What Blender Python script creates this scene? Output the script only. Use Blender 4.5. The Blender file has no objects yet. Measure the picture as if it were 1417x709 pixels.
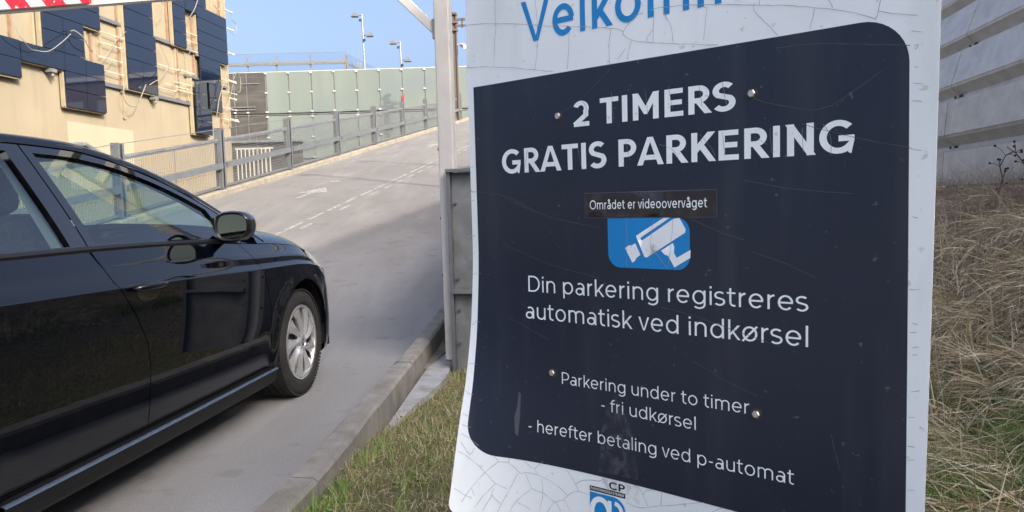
import bpy, bmesh, math, random
import numpy as np
from mathutils import Vector, Matrix, noise
from mathutils.geometry import delaunay_2d_cdt
random.seed(7); RNG = np.random.default_rng(11)
S = bpy.context.scene
COL = S.collection
# ------------------------------------------------------------------ camera
CAM_H = 1.12; FPX = 1050.0; PITCH = math.atan(75/1050); ROLL = .029
fw = Vector((0, math.cos(PITCH), -math.sin(PITCH)))
r0 = Vector((1, 0, 0)); u0 = Vector((0, math.sin(PITCH), math.cos(PITCH)))
rt = r0*math.cos(ROLL) - u0*math.sin(ROLL); upv = r0*math.sin(ROLL) + u0*math.cos(ROLL)
cd = bpy.data.cameras.new('camera'); cam = bpy.data.objects.new('camera', cd); COL.objects.link(cam)
cd.sensor_width = 36; cd.lens = 36*FPX/1417; cd.clip_start = .05; cd.clip_end = 6000
cam.matrix_world = Matrix(((rt.x, upv.x, -fw.x, 0), (rt.y, upv.y, -fw.y, 0), (rt.z, upv.z, -fw.z, CAM_H), (0, 0, 0, 1)))
S.camera = cam
CP = Vector((0, 0, CAM_H))
# ------------------------------------------------------------------ road frame: u to the right of the road, v along it
RA = math.radians(9.5)
AV = Vector((math.sin(RA), math.cos(RA), 0)); AR = Vector((math.cos(RA), -math.sin(RA), 0)); ZZ = Vector((0, 0, 1))
def W(u, v, z=0): return AR*u + AV*v + ZZ*z
# ------------------------------------------------------------------ light
SUN_EL = math.radians(30)
lh = (AR*-.82 + AV*.57).normalized()
ldir = Vector((lh.x*math.cos(SUN_EL), lh.y*math.cos(SUN_EL), -math.sin(SUN_EL)))
sd = bpy.data.lights.new('sun', 'SUN'); sun = bpy.data.objects.new('sun', sd); COL.objects.link(sun)
sd.energy = 2.0; sd.angle = math.radians(.5); sd.color = (1, .92, .80)
sun.rotation_mode = 'QUATERNION'; sun.rotation_quaternion = ldir.to_track_quat('-Z', 'Y'); sun.location = -ldir*50
wd = bpy.data.worlds.new('World'); S.world = wd; wd.use_nodes = True
wn = wd.node_tree; bg = wn.nodes['Background']
sky = wn.nodes.new('ShaderNodeTexSky'); sky.sky_type = 'NISHITA'; sky.sun_disc = False
sky.sun_elevation = SUN_EL; sky.sun_rotation = math.atan2(-lh.x, -lh.y)
sky.air_density = .65; sky.dust_density = 8.5; sky.ozone_density = 1.8
wn.links.new(sky.outputs[0], bg.inputs[0]); bg.inputs[1].default_value = .15
S.view_settings.view_transform = 'Standard'; S.view_settings.look = 'None'
S.view_settings.exposure = 1.58; S.view_settings.gamma = 1; S.view_settings.use_curve_mapping = False
S.cycles.max_bounces = 8; S.cycles.transparent_max_bounces = 16; S.cycles.transmission_bounces = 6
S.cycles.caustics_reflective = False; S.cycles.caustics_refractive = False
# ------------------------------------------------------------------ unprojection onto real planes of the place
def hit(x, y, p0, n):
    d = fw + rt*((x-708.5)/FPX) - upv*((y-354.5)/FPX)
    return CP + d*((p0-CP).dot(n)/d.dot(n))
# ------------------------------------------------------------------ materials
def mat(name, col=(.5, .5, .5), rough=.6, metal=0, spec=.5, coat=0, var=0, vscale=8, bump=0, bscale=60, ramp=None, detail=6, coord='Object', stretch=None):
    m = bpy.data.materials.new(name); m.use_nodes = True
    nt = m.node_tree; b = nt.nodes['Principled BSDF']
    b.inputs['Base Color'].default_value = (*col, 1); b.inputs['Roughness'].default_value = rough
    b.inputs['Metallic'].default_value = metal; b.inputs['Specular IOR Level'].default_value = spec
    b.inputs['Coat Weight'].default_value = coat; b.inputs['Coat Roughness'].default_value = .02
    L = nt.links.new
    tc = nt.nodes.new('ShaderNodeTexCoord'); src = tc.outputs[coord]
    if stretch:
        mp = nt.nodes.new('ShaderNodeMapping'); mp.inputs['Scale'].default_value = stretch; L(src, mp.inputs[0]); src = mp.outputs[0]
    if var or ramp:
        n = nt.nodes.new('ShaderNodeTexNoise'); n.inputs['Scale'].default_value = vscale; n.inputs['Detail'].default_value = detail
        L(src, n.inputs['Vector'])
        cr = nt.nodes.new('ShaderNodeValToRGB'); L(n.outputs[0], cr.inputs[0])
        if ramp:
            els = ramp
        else:
            els = [(.3, tuple(c*(1-var) for c in col)), (.7, tuple(min(1, c*(1+var)) for c in col))]
        while len(cr.color_ramp.elements) < len(els): cr.color_ramp.elements.new(.5)
        for e, (p, c) in zip(cr.color_ramp.elements, els): e.position = p; e.color = (*c, 1)
        L(cr.outputs[0], b.inputs['Base Color'])
    if bump:
        n2 = nt.nodes.new('ShaderNodeTexNoise'); n2.inputs['Scale'].default_value = bscale; n2.inputs['Detail'].default_value = 5
        L(src, n2.inputs['Vector'])
        bp = nt.nodes.new('ShaderNodeBump'); bp.inputs['Strength'].default_value = bump; bp.inputs['Distance'].default_value = .01
        L(n2.outputs[0], bp.inputs['Height']); L(bp.outputs[0], b.inputs['Normal'])
    return m
def mixin(m, kind, scale, lo, hi, col, fac=1.0, stretch=None, coord='Object', randomness=1):
    """lay a second colour over a material where a noise / voronoi passes a threshold"""
    nt = m.node_tree; b = nt.nodes['Principled BSDF']; L = nt.links.new
    tc = nt.nodes.new('ShaderNodeTexCoord'); src = tc.outputs[coord]
    if stretch:
        mp = nt.nodes.new('ShaderNodeMapping'); mp.inputs['Scale'].default_value = stretch; L(src, mp.inputs[0]); src = mp.outputs[0]
    if kind == 'noise':
        t = nt.nodes.new('ShaderNodeTexNoise'); t.inputs['Detail'].default_value = 7
    else:
        t = nt.nodes.new('ShaderNodeTexVoronoi')
    t.inputs['Scale'].default_value = scale; L(src, t.inputs['Vector'])
    mr = nt.nodes.new('ShaderNodeMapRange'); mr.inputs['From Min'].default_value = lo; mr.inputs['From Max'].default_value = hi
    mr.inputs['To Max'].default_value = fac; L(t.outputs[0], mr.inputs[0])
    mx = nt.nodes.new('ShaderNodeMix'); mx.data_type = 'RGBA'; mx.inputs[7].default_value = (*col, 1)
    inp = b.inputs['Base Color']
    if inp.links: L(inp.links[0].from_socket, mx.inputs[6])
    else: mx.inputs[6].default_value = inp.default_value
    L(mr.outputs[0], mx.inputs[0]); L(mx.outputs[2], inp)
    return m
def glassmat(name, tint, rough=0.0, ior=1.5, gloss=(1, 1, 1)):
    m = bpy.data.materials.new(name); m.use_nodes = True; nt = m.node_tree; nt.nodes.clear(); L = nt.links.new
    o = nt.nodes.new('ShaderNodeOutputMaterial'); t = nt.nodes.new('ShaderNodeBsdfTransparent'); t.inputs[0].default_value = (*tint, 1)
    g = nt.nodes.new('ShaderNodeBsdfGlossy'); g.inputs['Roughness'].default_value = rough; g.inputs[0].default_value = (*gloss, 1)
    f = nt.nodes.new('ShaderNodeFresnel'); ge = nt.nodes.new('ShaderNodeNewGeometry'); mi = nt.nodes.new('ShaderNodeMix'); mi.inputs[2].default_value = ior; mi.inputs[3].default_value = 1/ior
    L(ge.outputs['Backfacing'], mi.inputs[0]); L(mi.outputs[0], f.inputs[0])
    mx = nt.nodes.new('ShaderNodeMixShader'); L(f.outputs[0], mx.inputs[0]); L(t.outputs[0], mx.inputs[1]); L(g.outputs[0], mx.inputs[2]); L(mx.outputs[0], o.inputs[0])
    return m
M = {}
M['asphalt'] = mixin(mixin(mixin(mixin(mixin(mat('asphalt', (.262, .265, .268), .85, var=.10, vscale=.7, bump=.5, bscale=150), 'noise', 2.2, .5, .72, (.19, .182, .172), .5, stretch=(1, .22, 1)), 'noise', 130, .50, .66, (.36, .35, .335), .55), 'voronoi', 130, .22, .10, (.14, .135, .13), .5), 'voronoi', 38, .10, .05, (.46, .45, .43), .7), 'noise', 5.5, .60, .68, (.17, .165, .155), .45)
def dim_sunlit_ramp(m):  # asphalt painted darker and warmer up the ramp to offset the strong sunlight
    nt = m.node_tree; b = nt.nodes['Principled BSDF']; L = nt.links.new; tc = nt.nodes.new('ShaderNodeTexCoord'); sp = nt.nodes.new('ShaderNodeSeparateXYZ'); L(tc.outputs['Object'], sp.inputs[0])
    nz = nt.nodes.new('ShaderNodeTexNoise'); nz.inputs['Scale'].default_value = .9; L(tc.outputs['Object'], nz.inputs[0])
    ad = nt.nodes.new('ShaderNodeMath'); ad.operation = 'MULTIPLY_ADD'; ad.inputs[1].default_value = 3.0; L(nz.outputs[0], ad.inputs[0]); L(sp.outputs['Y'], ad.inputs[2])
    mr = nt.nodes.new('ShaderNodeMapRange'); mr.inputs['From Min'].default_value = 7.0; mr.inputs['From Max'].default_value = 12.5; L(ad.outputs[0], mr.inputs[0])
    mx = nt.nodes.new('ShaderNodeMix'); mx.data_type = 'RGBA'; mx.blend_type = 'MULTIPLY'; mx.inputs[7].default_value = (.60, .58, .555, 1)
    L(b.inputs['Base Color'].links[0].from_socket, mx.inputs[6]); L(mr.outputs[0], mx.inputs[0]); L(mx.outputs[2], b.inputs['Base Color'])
mixin(M['asphalt'], 'noise', 2.6, .52, .66, (.37, .365, .36), .45, stretch=(1, .06, 1))
mixin(M['asphalt'], 'voronoi', 9, .05, .035, (.09, .088, .085), .6)
dim_sunlit_ramp(M['asphalt'])
M['concrete'] = mixin(mat('concrete', (.20, .18, .145), .9, var=.2, vscale=5, bump=.5, bscale=90), 'noise', 9, .55, .75, (.10, .09, .07), .6)
M['kerbstone'] = mixin(mixin(mat('kerb_concrete', (.25, .238, .215), .9, var=.25, vscale=7, bump=.6, bscale=110), 'voronoi', 90, .15, .07, (.4, .38, .34), .6), 'noise', 5, .5, .7, (.14, .132, .10), .6)
M['footing'] = mixin(mat('footing_concrete', (.33, .34, .35), .9, var=.15, vscale=9, bump=.4, bscale=80), 'noise', 6, .5, .62, (.18, .17, .15), .6)
M['soil'] = mat('soil', (.06, .05, .035), .95, ramp=[(.35, (.07, .06, .036)), (.6, (.15, .125, .085))], vscale=14, bump=1, bscale=60)
M['thatch'] = mat('matted_straw', (.3, .24, .16), .95, ramp=[(.36, (.09, .075, .045)), (.52, (.30, .24, .155)), (.7, (.46, .38, .26))], vscale=28, bump=1, bscale=70, stretch=(.4, 2.2, 1))
M['ground'] = mat('ground', (.11, .105, .095), .95, var=.3, vscale=.5, bump=.4, bscale=30)
M['paintmark'] = mixin(mat('road_paint', (.34, .335, .31), .8, var=.1, vscale=20), 'noise', 22, .44, .56, (.155, .15, .14), .95)
M['cream'] = mixin(mat('cream_render', (.235, .200, .138), .9, var=.07, vscale=1.2, bump=.1, bscale=40), 'noise', 1.6, .5, .72, (.21, .182, .128), .5, stretch=(1, 1, .4))
mixin(M['cream'], 'noise', 3.0, .56, .70, (.16, .135, .09), .35, stretch=(2.5, 2.5, .12))
M['cream_light'] = mat('cream_patch', (.30, .262, .185), .9, var=.04, vscale=2)
M['creamtrim'] = mat('cream_trim', (.27, .228, .15), .7, var=.1, vscale=6)
M['brownjoint'] = mat('brown_batten', (.22, .14, .09), .7, var=.2, vscale=9)
M['panelglass'] = mat('dark_panel_glass', (.004, .009, .024), .03, spec=.75, coat=.25)
M['galv'] = mixin(mat('galvanised_steel', (.19, .203, .217), .5, metal=.55, var=.14, vscale=6, bump=.05, bscale=30), 'voronoi', 28, .0, .6, (.15, .163, .178), .5)
M['galvdark'] = mat('weathered_steel', (.2, .21, .22), .55, metal=.5, var=.2, vscale=7)
M['galvwall'] = mixin(mixin(mat('galvanised_wall_steel', (.60, .59, .55), .5, metal=.12, var=.12, vscale=5, bump=.02, bscale=20), 'noise', 14, .5, .66, (.70, .685, .64), .5, stretch=(3.2, 3.2, .8)), 'noise', 3, .5, .7, (.40, .39, .36), .5, stretch=(1, 1, 2))
M['polewhite'] = mixin(mat('faded_white_paint', (.50, .495, .475), .6, var=.08, vscale=6, bump=.1, bscale=50), 'noise', 18, .66, .74, (.3, .24, .18), .5, stretch=(1, 1, .4))
M['frost'] = mixin(mat('frosted_green_glass', (.145, .172, .152), .28, spec=.6, var=.08, vscale=.8, stretch=(1.6, 1.6, .25)), 'noise', .35, .48, .66, (.12, .15, .16), .7)
M['steelgrey'] = mat('grey_steel_post', (.19, .19, .19), .5, metal=.4, var=.1, vscale=4)
M['meshdark'] = mixin(mat('dark_mesh_infill', (.05, .048, .042), .6, var=.2, vscale=2), 'noise', 1.5, .5, .6, (.085, .08, .07), .6, stretch=(.3, .3, 4))
M['clip'] = mat('pale_clip_metal', (.5, .49, .45), .4, metal=.3)
M['brownsteel'] = mat('brown_steel', (.13, .105, .085), .6, metal=.3, var=.1)
M['lampgrey'] = mat('lamp_grey', (.2, .2, .2), .4, metal=.3)
M['darkplastic'] = mat('dark_plastic', (.02, .02, .022), .5)
M['black'] = mat('black_void', (.008, .008, .009), .9)
M['red'] = mat('red_sheet', (.5, .02, .03), .4)
M['cable'] = mat('grey_cable', (.2, .19, .16), .6)
M['stub'] = mat('pale_bracket', (.52, .46, .36), .5)
# ------------------------------------------------------------------ object helpers
def tagp(o, label=None, cat=None, group=None, kind=None):
    if label: o['label'] = label
    if cat: o['category'] = cat
    if group: o['group'] = group
    if kind: o['kind'] = kind
    return o
def empty(name, loc=(0, 0, 0), label=None, cat=None, group=None, kind=None, rz=0):
    o = bpy.data.objects.new(name, None); COL.objects.link(o); o.location = loc; o.rotation_euler.z = rz; o.empty_display_size = .2
    return tagp(o, label, cat, group, kind)
def inv_local(parent):
    """world -> local matrix of the (possibly nested) parent, computed without a depsgraph update"""
    m = Matrix.Identity(4); p = parent
    while p is not None:
        m = Matrix.LocRotScale(p.location, p.rotation_euler, p.scale) @ m; p = p.parent
    return m.inverted()
class MB:
    def __init__(s): s.v = []; s.f = []; s.n = None
    def add(s, vs, fs):
        k = len(s.v); s.v += [tuple(a) for a in vs]; s.f += [tuple(i+k for i in f) for f in fs]; return s
    def box(s, o, x, y, z):
        """box from corner-centre o with full edge vectors x, y, z centred"""
        o, x, y, z = Vector(o), Vector(x)/2, Vector(y)/2, Vector(z)/2
        vs = [o+x*a+y*b+z*c for a in (-1, 1) for b in (-1, 1) for c in (-1, 1)]
        fs = [(0, 1, 3, 2), (4, 6, 7, 5), (0, 4, 5, 1), (2, 3, 7, 6), (0, 2, 6, 4), (1, 5, 7, 3)]
        if x.cross(y).dot(z) < 0: fs = [f[::-1] for f in fs]
        return s.add(vs, fs)
    def boxuv(s, u0, u1, v0, v1, z0, z1):
        return s.box(W((u0+u1)/2, (v0+v1)/2, (z0+z1)/2), AR*(u1-u0), AV*(v1-v0), ZZ*(z1-z0))
    def prism(s, pts, d):
        """closed planar loop pts extruded by vector d"""
        n = len(pts); d = Vector(d); a = [Vector(p) for p in pts]
        nn = Vector((0, 0, 0))
        for i in range(n): nn += a[i].cross(a[(i+1) % n])
        fl = nn.dot(d) > 0
        vs = a+[p+d for p in a]; fs = [tuple(range(n))[::-1], tuple(range(n, 2*n))]+[(i, (i+1) % n, (i+1) % n+n, i+n) for i in range(n)]
        if not fl: fs = [f[::-1] for f in fs]
        return s.add(vs, fs)
    def tube(s, pts, r, n=8, cap=True):
        pts = [Vector(p) for p in pts]; rs = r if isinstance(r, (list, tuple)) else [r]*len(pts)
        vs = []; fs = []; pr = None
        for i, p in enumerate(pts):
            t = (pts[min(i+1, len(pts)-1)]-pts[max(i-1, 0)]).normalized()
            if pr is None:
                a = t.cross(Vector((0, 0, 1)));  a = t.cross(Vector((1, 0, 0))) if a.length < .1 else a
            else: a = pr-t*pr.dot(t)
            a.normalize(); b = t.cross(a); pr = a
            for k in range(n):
                q = 2*math.pi*k/n; vs.append(p+(a*math.cos(q)+b*math.sin(q))*rs[i])
        for i in range(len(pts)-1):
            for k in range(n):
                k2 = (k+1) % n; fs.append((i*n+k, i*n+k2, (i+1)*n+k2, (i+1)*n+k))
        if cap: fs += [tuple(range(n))[::-1], tuple(range((len(pts)-1)*n, len(pts)*n))]
        return s.add(vs, fs)
    def lathe(s, prof, c, ax, n=32, close=False):
        """prof: (radius, along) pairs round axis ax at c"""
        c = Vector(c); ax = Vector(ax).normalized(); a = ax.cross(Vector((0, 0, 1)))
        if a.length < .1: a = ax.cross(Vector((1, 0, 0)))
        a.normalize(); b = ax.cross(a); m = len(prof); vs = []; fs = []
        for k in range(n):
            q = 2*math.pi*k/n
            for r, h in prof: vs.append(c+ax*h+(a*math.cos(q)+b*math.sin(q))*r)
        for k in range(n):
            k2 = (k+1) % n
            for i in range(m-1 if not close else m):
                j = (i+1) % m; fs.append((k*m+i, k2*m+i, k2*m+j, k*m+j))
        return s.add(vs, fs)
    def build(s, name, m, parent=None, smooth=False, bevel=0, label=None, kind=None, angle=None, loc=None, mesh_only=False):
        me = bpy.data.meshes.new(name)
        vs = s.v
        if parent is not None:
            mi = inv_local(parent); vs = [mi @ Vector(v) for v in vs]
        elif loc is not None:
            vs = [Vector(v)-Vector(loc) for v in vs]
        me.from_pydata([tuple(v) for v in vs], [], s.f); me.update()
        me.materials.append(m)
        if smooth: me.polygons.foreach_set('use_smooth', [True]*len(me.polygons))
        if angle: me.set_sharp_from_angle(angle=math.radians(angle))
        if mesh_only: return me
        o = bpy.data.objects.new(name, me); COL.objects.link(o)
        if parent is not None: o.parent = parent
        elif loc is not None: o.location = loc
        if bevel:
            bm = o.modifiers.new('bevel', 'BEVEL'); bm.width = bevel; bm.segments = 2; bm.limit_method = 'ANGLE'; bm.angle_limit = math.radians(40)
        return tagp(o, label, None, None, kind)
def smoothstep(a, b, x):
    t = max(0, min(1, (x-a)/(b-a))); return t*t*(3-2*t)
def pchip(xs, ys):
    xs = np.array(xs, float); ys = np.array(ys, float); h = np.diff(xs); d = np.diff(ys)/h; m = np.zeros(len(xs))
    for i in range(1, len(xs)-1):
        if d[i-1]*d[i] > 0:
            w1 = 2*h[i]+h[i-1]; w2 = h[i]+2*h[i-1]; m[i] = (w1+w2)/(w1/d[i-1]+w2/d[i])
    m[0] = d[0]; m[-1] = d[-1]
    def f(x):
        if x <= xs[0]: return float(ys[0])
        if x >= xs[-1]: return float(ys[-1])
        i = int(np.searchsorted(xs, x)-1); t = (x-xs[i])/h[i]
        return float((1+2*t)*(1-t)**2*ys[i]+t*(1-t)**2*h[i]*m[i]+t*t*(3-2*t)*ys[i+1]+t*t*(t-1)*h[i]*m[i+1])
    return f
def inpoly(p, poly):
    x, y = p; c = False; n = len(poly); j = n-1
    for i in range(n):
        xi, yi = poly[i]; xj, yj = poly[j]
        if (yi > y) != (yj > y) and x < (xj-xi)*(y-yi)/(yj-yi)+xi: c = not c
        j = i
    return c
def densify(poly, step, closed=True):
    out = []; n = len(poly)
    for i in range(n if closed else n-1):
        a = poly[i]; b = poly[(i+1) % n]; L = math.hypot(b[0]-a[0], b[1]-a[1]); k = max(1, int(math.ceil(L/step)))
        for q in range(k): out.append((a[0]+(b[0]-a[0])*q/k, a[1]+(b[1]-a[1])*q/k))
    if not closed: out.append(tuple(poly[-1]))
    return out
def fill(poly, step, holes=(), gx=None, gy=None):
    """triangulate polygon (minus holes) with interior grid points. returns verts, tris, boundary loops (index lists)"""
    loops = [densify(poly, step)]+[densify(h, step) for h in holes]
    vs = []; es = []
    for lp in loops:
        k = len(vs); n = len(lp); vs += lp; es += [(k+i, k+(i+1) % n) for i in range(n)]
    bv = np.array(vs)
    xs = [p[0] for p in poly]; ys = [p[1] for p in poly]
    if gx is None: gx = np.arange(min(xs)+step/2, max(xs), step)
    if gy is None: gy = np.arange(min(ys)+step/2, max(ys), step)
    for x in gx:
        for y in gy:
            if inpoly((x, y), loops[0]) and not any(inpoly((x, y), h) for h in loops[1:]):
                if np.min((bv[:, 0]-x)**2+(bv[:, 1]-y)**2) > (step*.3)**2: vs.append((float(x), float(y)))
    r = delaunay_2d_cdt([Vector(v) for v in vs], es, [], 0, 1e-6)
    V = [tuple(v) for v in r[0]]; T = []
    for t in r[2]:
        c = (sum(V[i][0] for i in t)/3, sum(V[i][1] for i in t)/3)
        if inpoly(c, loops[0]) and not any(inpoly(c, h) for h in loops[1:]):
            a, b, d = (V[i] for i in t)
            if (b[0]-a[0])*(d[1]-a[1])-(b[1]-a[1])*(d[0]-a[0]) < 0: t = t[::-1]
            T.append(tuple(t))
    key = {(round(v[0], 5), round(v[1], 5)): i for i, v in enumerate(V)}
    L = [[key.get((round(p[0], 5), round(p[1], 5)), -1) for p in lp] for lp in loops]
    return V, T, L
def roundrect(x0, y0, x1, y1, r, k=6):
    rr = r if isinstance(r, (list, tuple)) else [r]*4      # BL, BR, TR, TL
    out = []
    for (cx, cy, a0, q) in ((x0+rr[0], y0+rr[0], 180, rr[0]), (x1-rr[1], y0+rr[1], 270, rr[1]), (x1-rr[2], y1-rr[2], 0, rr[2]), (x0+rr[3], y1-rr[3], 90, rr[3])):
        if q <= 0: out.append((cx, cy)); continue
        for i in range(k+1):
            a = math.radians(a0+90*i/k); out.append((cx+q*math.cos(a), cy+q*math.sin(a)))
    return out
# ================================================================== GROUND, ROAD, RAMP
SLOPE = .166; V0 = 5.7; VT = 37.5
def ramp_z(v):
    if v < V0-.6: return 0.
    if v < V0+.6: return SLOPE*(v-V0+.6)**2/2.4
    if v > VT: return SLOPE*(VT-V0)
    return SLOPE*(v-V0)
def sheet(name, fu0, fu1, vs, zf, m, kind='structure', nu=6, parent=None):
    b = MB(); k = 0
    for v in vs:
        a, c = fu0(v), fu1(v)
        for i in range(nu+1):
            u = a+(c-a)*i/nu; b.v.append(tuple(W(u, v, zf(u, v))))
    for j in range(len(vs)-1):
        for i in range(nu):
            p = j*(nu+1)+i; b.f.append((p, p+1, p+nu+2, p+nu+1))
    return b.build(name, m, parent, smooth=True, kind=kind)
g = MB(); g.add([(-4000, -4000, -.12), (4000, -4000, -.12), (4000, 4000, -.12), (-4000, 4000, -.12)], [(0, 1, 2, 3)]); g.build('ground', M['ground'], kind='structure')
kerb_u = pchip([-6, -3, 0, 2.3, 2.6, 3.58, 4.54, 5.86, 6.5, 9, 40], [-1.05, -1.10, -1.17, -1.29, -1.31, -1.43, -1.55, -1.69, -1.71, -1.72, -1.72])
vs = [-6+i*.5 for i in range(90)]
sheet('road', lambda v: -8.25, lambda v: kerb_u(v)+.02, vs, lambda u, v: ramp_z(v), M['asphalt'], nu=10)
# concrete body under the ramp
b = MB()
prof = [(v, ramp_z(v)-.012) for v in [5.0, 5.4, 5.8, 6.2, 7, 12, 20, 30, VT, 40]]
b.prism([W(-8.47, 5.0, -.1)]+[W(-8.47, v, z) for v, z in prof]+[W(-8.47, 40, -.1)], AR*(8.47-1.46))
b.build('ramp_body', M['concrete'], kind='structure')
# painted markings
def quad_mark(b, pts, dz=.005):
    P = [W(u, v, ramp_z(v)+dz) for u, v in pts]; n = len(P); b.add(P, [tuple(range(n))])
lines = empty('dashed_line', (0, 0, 0), kind='structure')
v = 9.0; k = 0
while v < 34:
    for uu, ln, on in ((-5.13, .62, True), (-4.93, .42, k % 2 == 0 or v > 13)):
        if on:
            b = MB(); a = random.uniform(-.08, .08)
            quad_mark(b, [(uu-.035, v+a), (uu+.035, v+a), (uu+.035, v+a+ln), (uu-.035, v+a+ln)]); b.build('dash', M['paintmark'], lines)
    v += .78; k += 1
def arrow(u, v, name='road_arrow'):
    b = MB(); quad_mark(b, [(u-.05, v-.55), (u+.05, v-.55), (u+.05, v+.1), (u+.32, v+.1), (u, v+.8), (u-.32, v+.1), (u-.05, v+.1)])
    o = b.build(name, M['paintmark'], kind='structure')
arrow(-6.35, 14.1); arrow(-6.4, 23.6); 
b = MB(); quad_mark(b, [(-6.6, 15.7), (-6.4, 15.7), (-6.4, 15.86), (-6.6, 15.86)]); b.build('road_marking', M['paintmark'], kind='structure')
# kerb of separate stones
kb = empty('kerb', W(-1.4, 3, 0), kind='structure')
joints = [-4.6, -3.6, -2.6, -1.6, -.6, .45, 1.5, 2.58, 3.6, 4.6, 5.6, 6.6, 7.6, 8.6, 9.6, 10.6, 11.6]
for j in range(len(joints)-1):
    b = MB(); a, c = joints[j]+.006, joints[j+1]-.006; n = 6; vs_ = []; ta = random.uniform(-.004, .004)
    w_ = .125
    for i in range(n+1):
        v = a+(c-a)*i/n; u = kerb_u(v); z = ramp_z(v)+.12+ta
        q = .5*(random.random()-.5)*.008
        vs_ += [W(u, v, z-.30), W(u, v, z-.018), W(u+.018, v, z), W(u+w_-.015+q, v, z), W(u+w_+q, v, z-.015), W(u+w_+.012, v, z-.34)]
    fs = []
    for i in range(n):
        for k in range(6):
            k2 = (k+1) % 6; fs.append((i*6+k, i*6+k2, (i+1)*6+k2, (i+1)*6+k))
    fs += [tuple(range(6))[::-1], tuple(range(n*6, n*6+6))]
    b.add(vs_, [f[::-1] for f in fs]); b.build('kerb_stone', M['kerbstone'], kb)
# pale footing strip at the kerb's foot
b = MB(); n = 24; top = []
for i in range(n+1):
    v = 3.5+(9-3.5)*i/n; u = kerb_u(v)+.15; wv = .03+.13*smoothstep(3.6, 4.8, v)+.02*noise.noise(Vector((v*3, 0, 0)))
    b.v += [tuple(W(u, v, -.012)), tuple(W(u+wv, v, -.018+.004*noise.noise(Vector((v*5, 3, 0))))), tuple(W(u+wv+.01, v, -.11))]
for i in range(n):
    for k in range(2): b.f.append((i*3+k, i*3+k+1, (i+1)*3+k+1, (i+1)*3+k))
b.build('footing_strip', M['footing'], kind='structure')
# lawn soil and bank
def bank_z(u, v):
    base = .055-.11*smoothstep(2.5, 4.3, v)*smoothstep(.6, -.4, u)-.06*smoothstep(-.4, .6, u)
    t = smoothstep(.9, 3.0, u-.05*(v-4))
    z = base+1.02*t*smoothstep(-3, 2, v)
    z += .05*noise.noise(Vector((u*1.1, v*1.1, 0)))*smoothstep(.6, 1.6, u)+.012*noise.noise(Vector((u*5, v*5, 2)))
    # hummock of bramble litter before the wall
    z += .06*math.exp(-(((u-2.45)/.42)**2+((v-5.9)/1.3)**2))
    return z
def soil(name, u0, nu, m):
    b = MB(); us = [u0+i*.1 for i in range(nu)]; vv = [-5+i*.15 for i in range(131)]
    for v in vv:
        for u in us:
            uu = max(u, kerb_u(v)+.1); b.v.append(tuple(W(uu, v, bank_z(uu, v))))
    n = len(us)
    for j in range(len(vv)-1):
        for i in range(n-1): b.f.append((j*n+i, j*n+i+1, (j+1)*n+i+1, (j+1)*n+i))
    b.build(name, m, smooth=True, kind='structure')
soil('lawn_soil', -1.6, 27, M['soil']); soil('grass_bank', 1.0, 23, M['thatch'])
# fence-side concrete upstand
ub = empty('upstand', W(-8.35, 5, 0), kind='structure')
for j in range(16):
    a, c = -6+j*2.9, -6+(j+1)*2.9-.012
    b = MB(); P = []
    for v in (a, (a+c)/2, c):
        z = ramp_z(v); P += [W(-8.49, v, z-.3), W(-8.49, v, z+.12), W(-8.22, v, z+.12), W(-8.19, v, z+.09), W(-8.17, v, z-.3)]
    fs = [tuple(range(5)), tuple(range(10, 15))[::-1]]
    for i in range(2):
        for k in range(5): fs.append((i*5+k, (i+1)*5+k, (i+1)*5+(k+1) % 5, i*5+(k+1) % 5))
    b.add(P, fs); b.build('concrete_block', M['concrete'], ub)
# ================================================================== FENCE
post_v = [14.32-3.1*k for k in range(6, 0, -1)]+[14.32+3.09*k for k in range(8)]
FU = -8.33
fence = empty('ramp_fence', W(FU, 14, 0), 'grey galvanised post and rail fence with wire mesh infill climbing the ramp', 'fence')
mesh_cache = {}
for i, v in enumerate(post_v):
    zb = ramp_z(v)+.12; b = MB()
    # C-shaped steel post
    b.boxuv(FU-.06, FU+.06, v-.075, v-.065, zb, zb+1.22); b.boxuv(FU-.06, FU+.06, v+.065, v+.075, zb, zb+1.22)
    b.boxuv(FU-.07, FU-.06, v-.075, v+.075, zb, zb+1.22)
    b.boxuv(FU+.06, FU+.068, v-.075, v-.03, zb, zb+1.22); b.boxuv(FU+.06, FU+.068, v+.03, v+.075, zb, zb+1.22)
    b.boxuv(FU-.1, FU+.1, v-.11, v+.11, zb-.002, zb+.014)
    for s in (-1, 1): b.lathe([(0, .02), (.012, .02), (.012, 0)], W(FU+.085, v+s*.085, zb+.01), ZZ, 6)
    b.build('post', M['galv'], fence)
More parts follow.
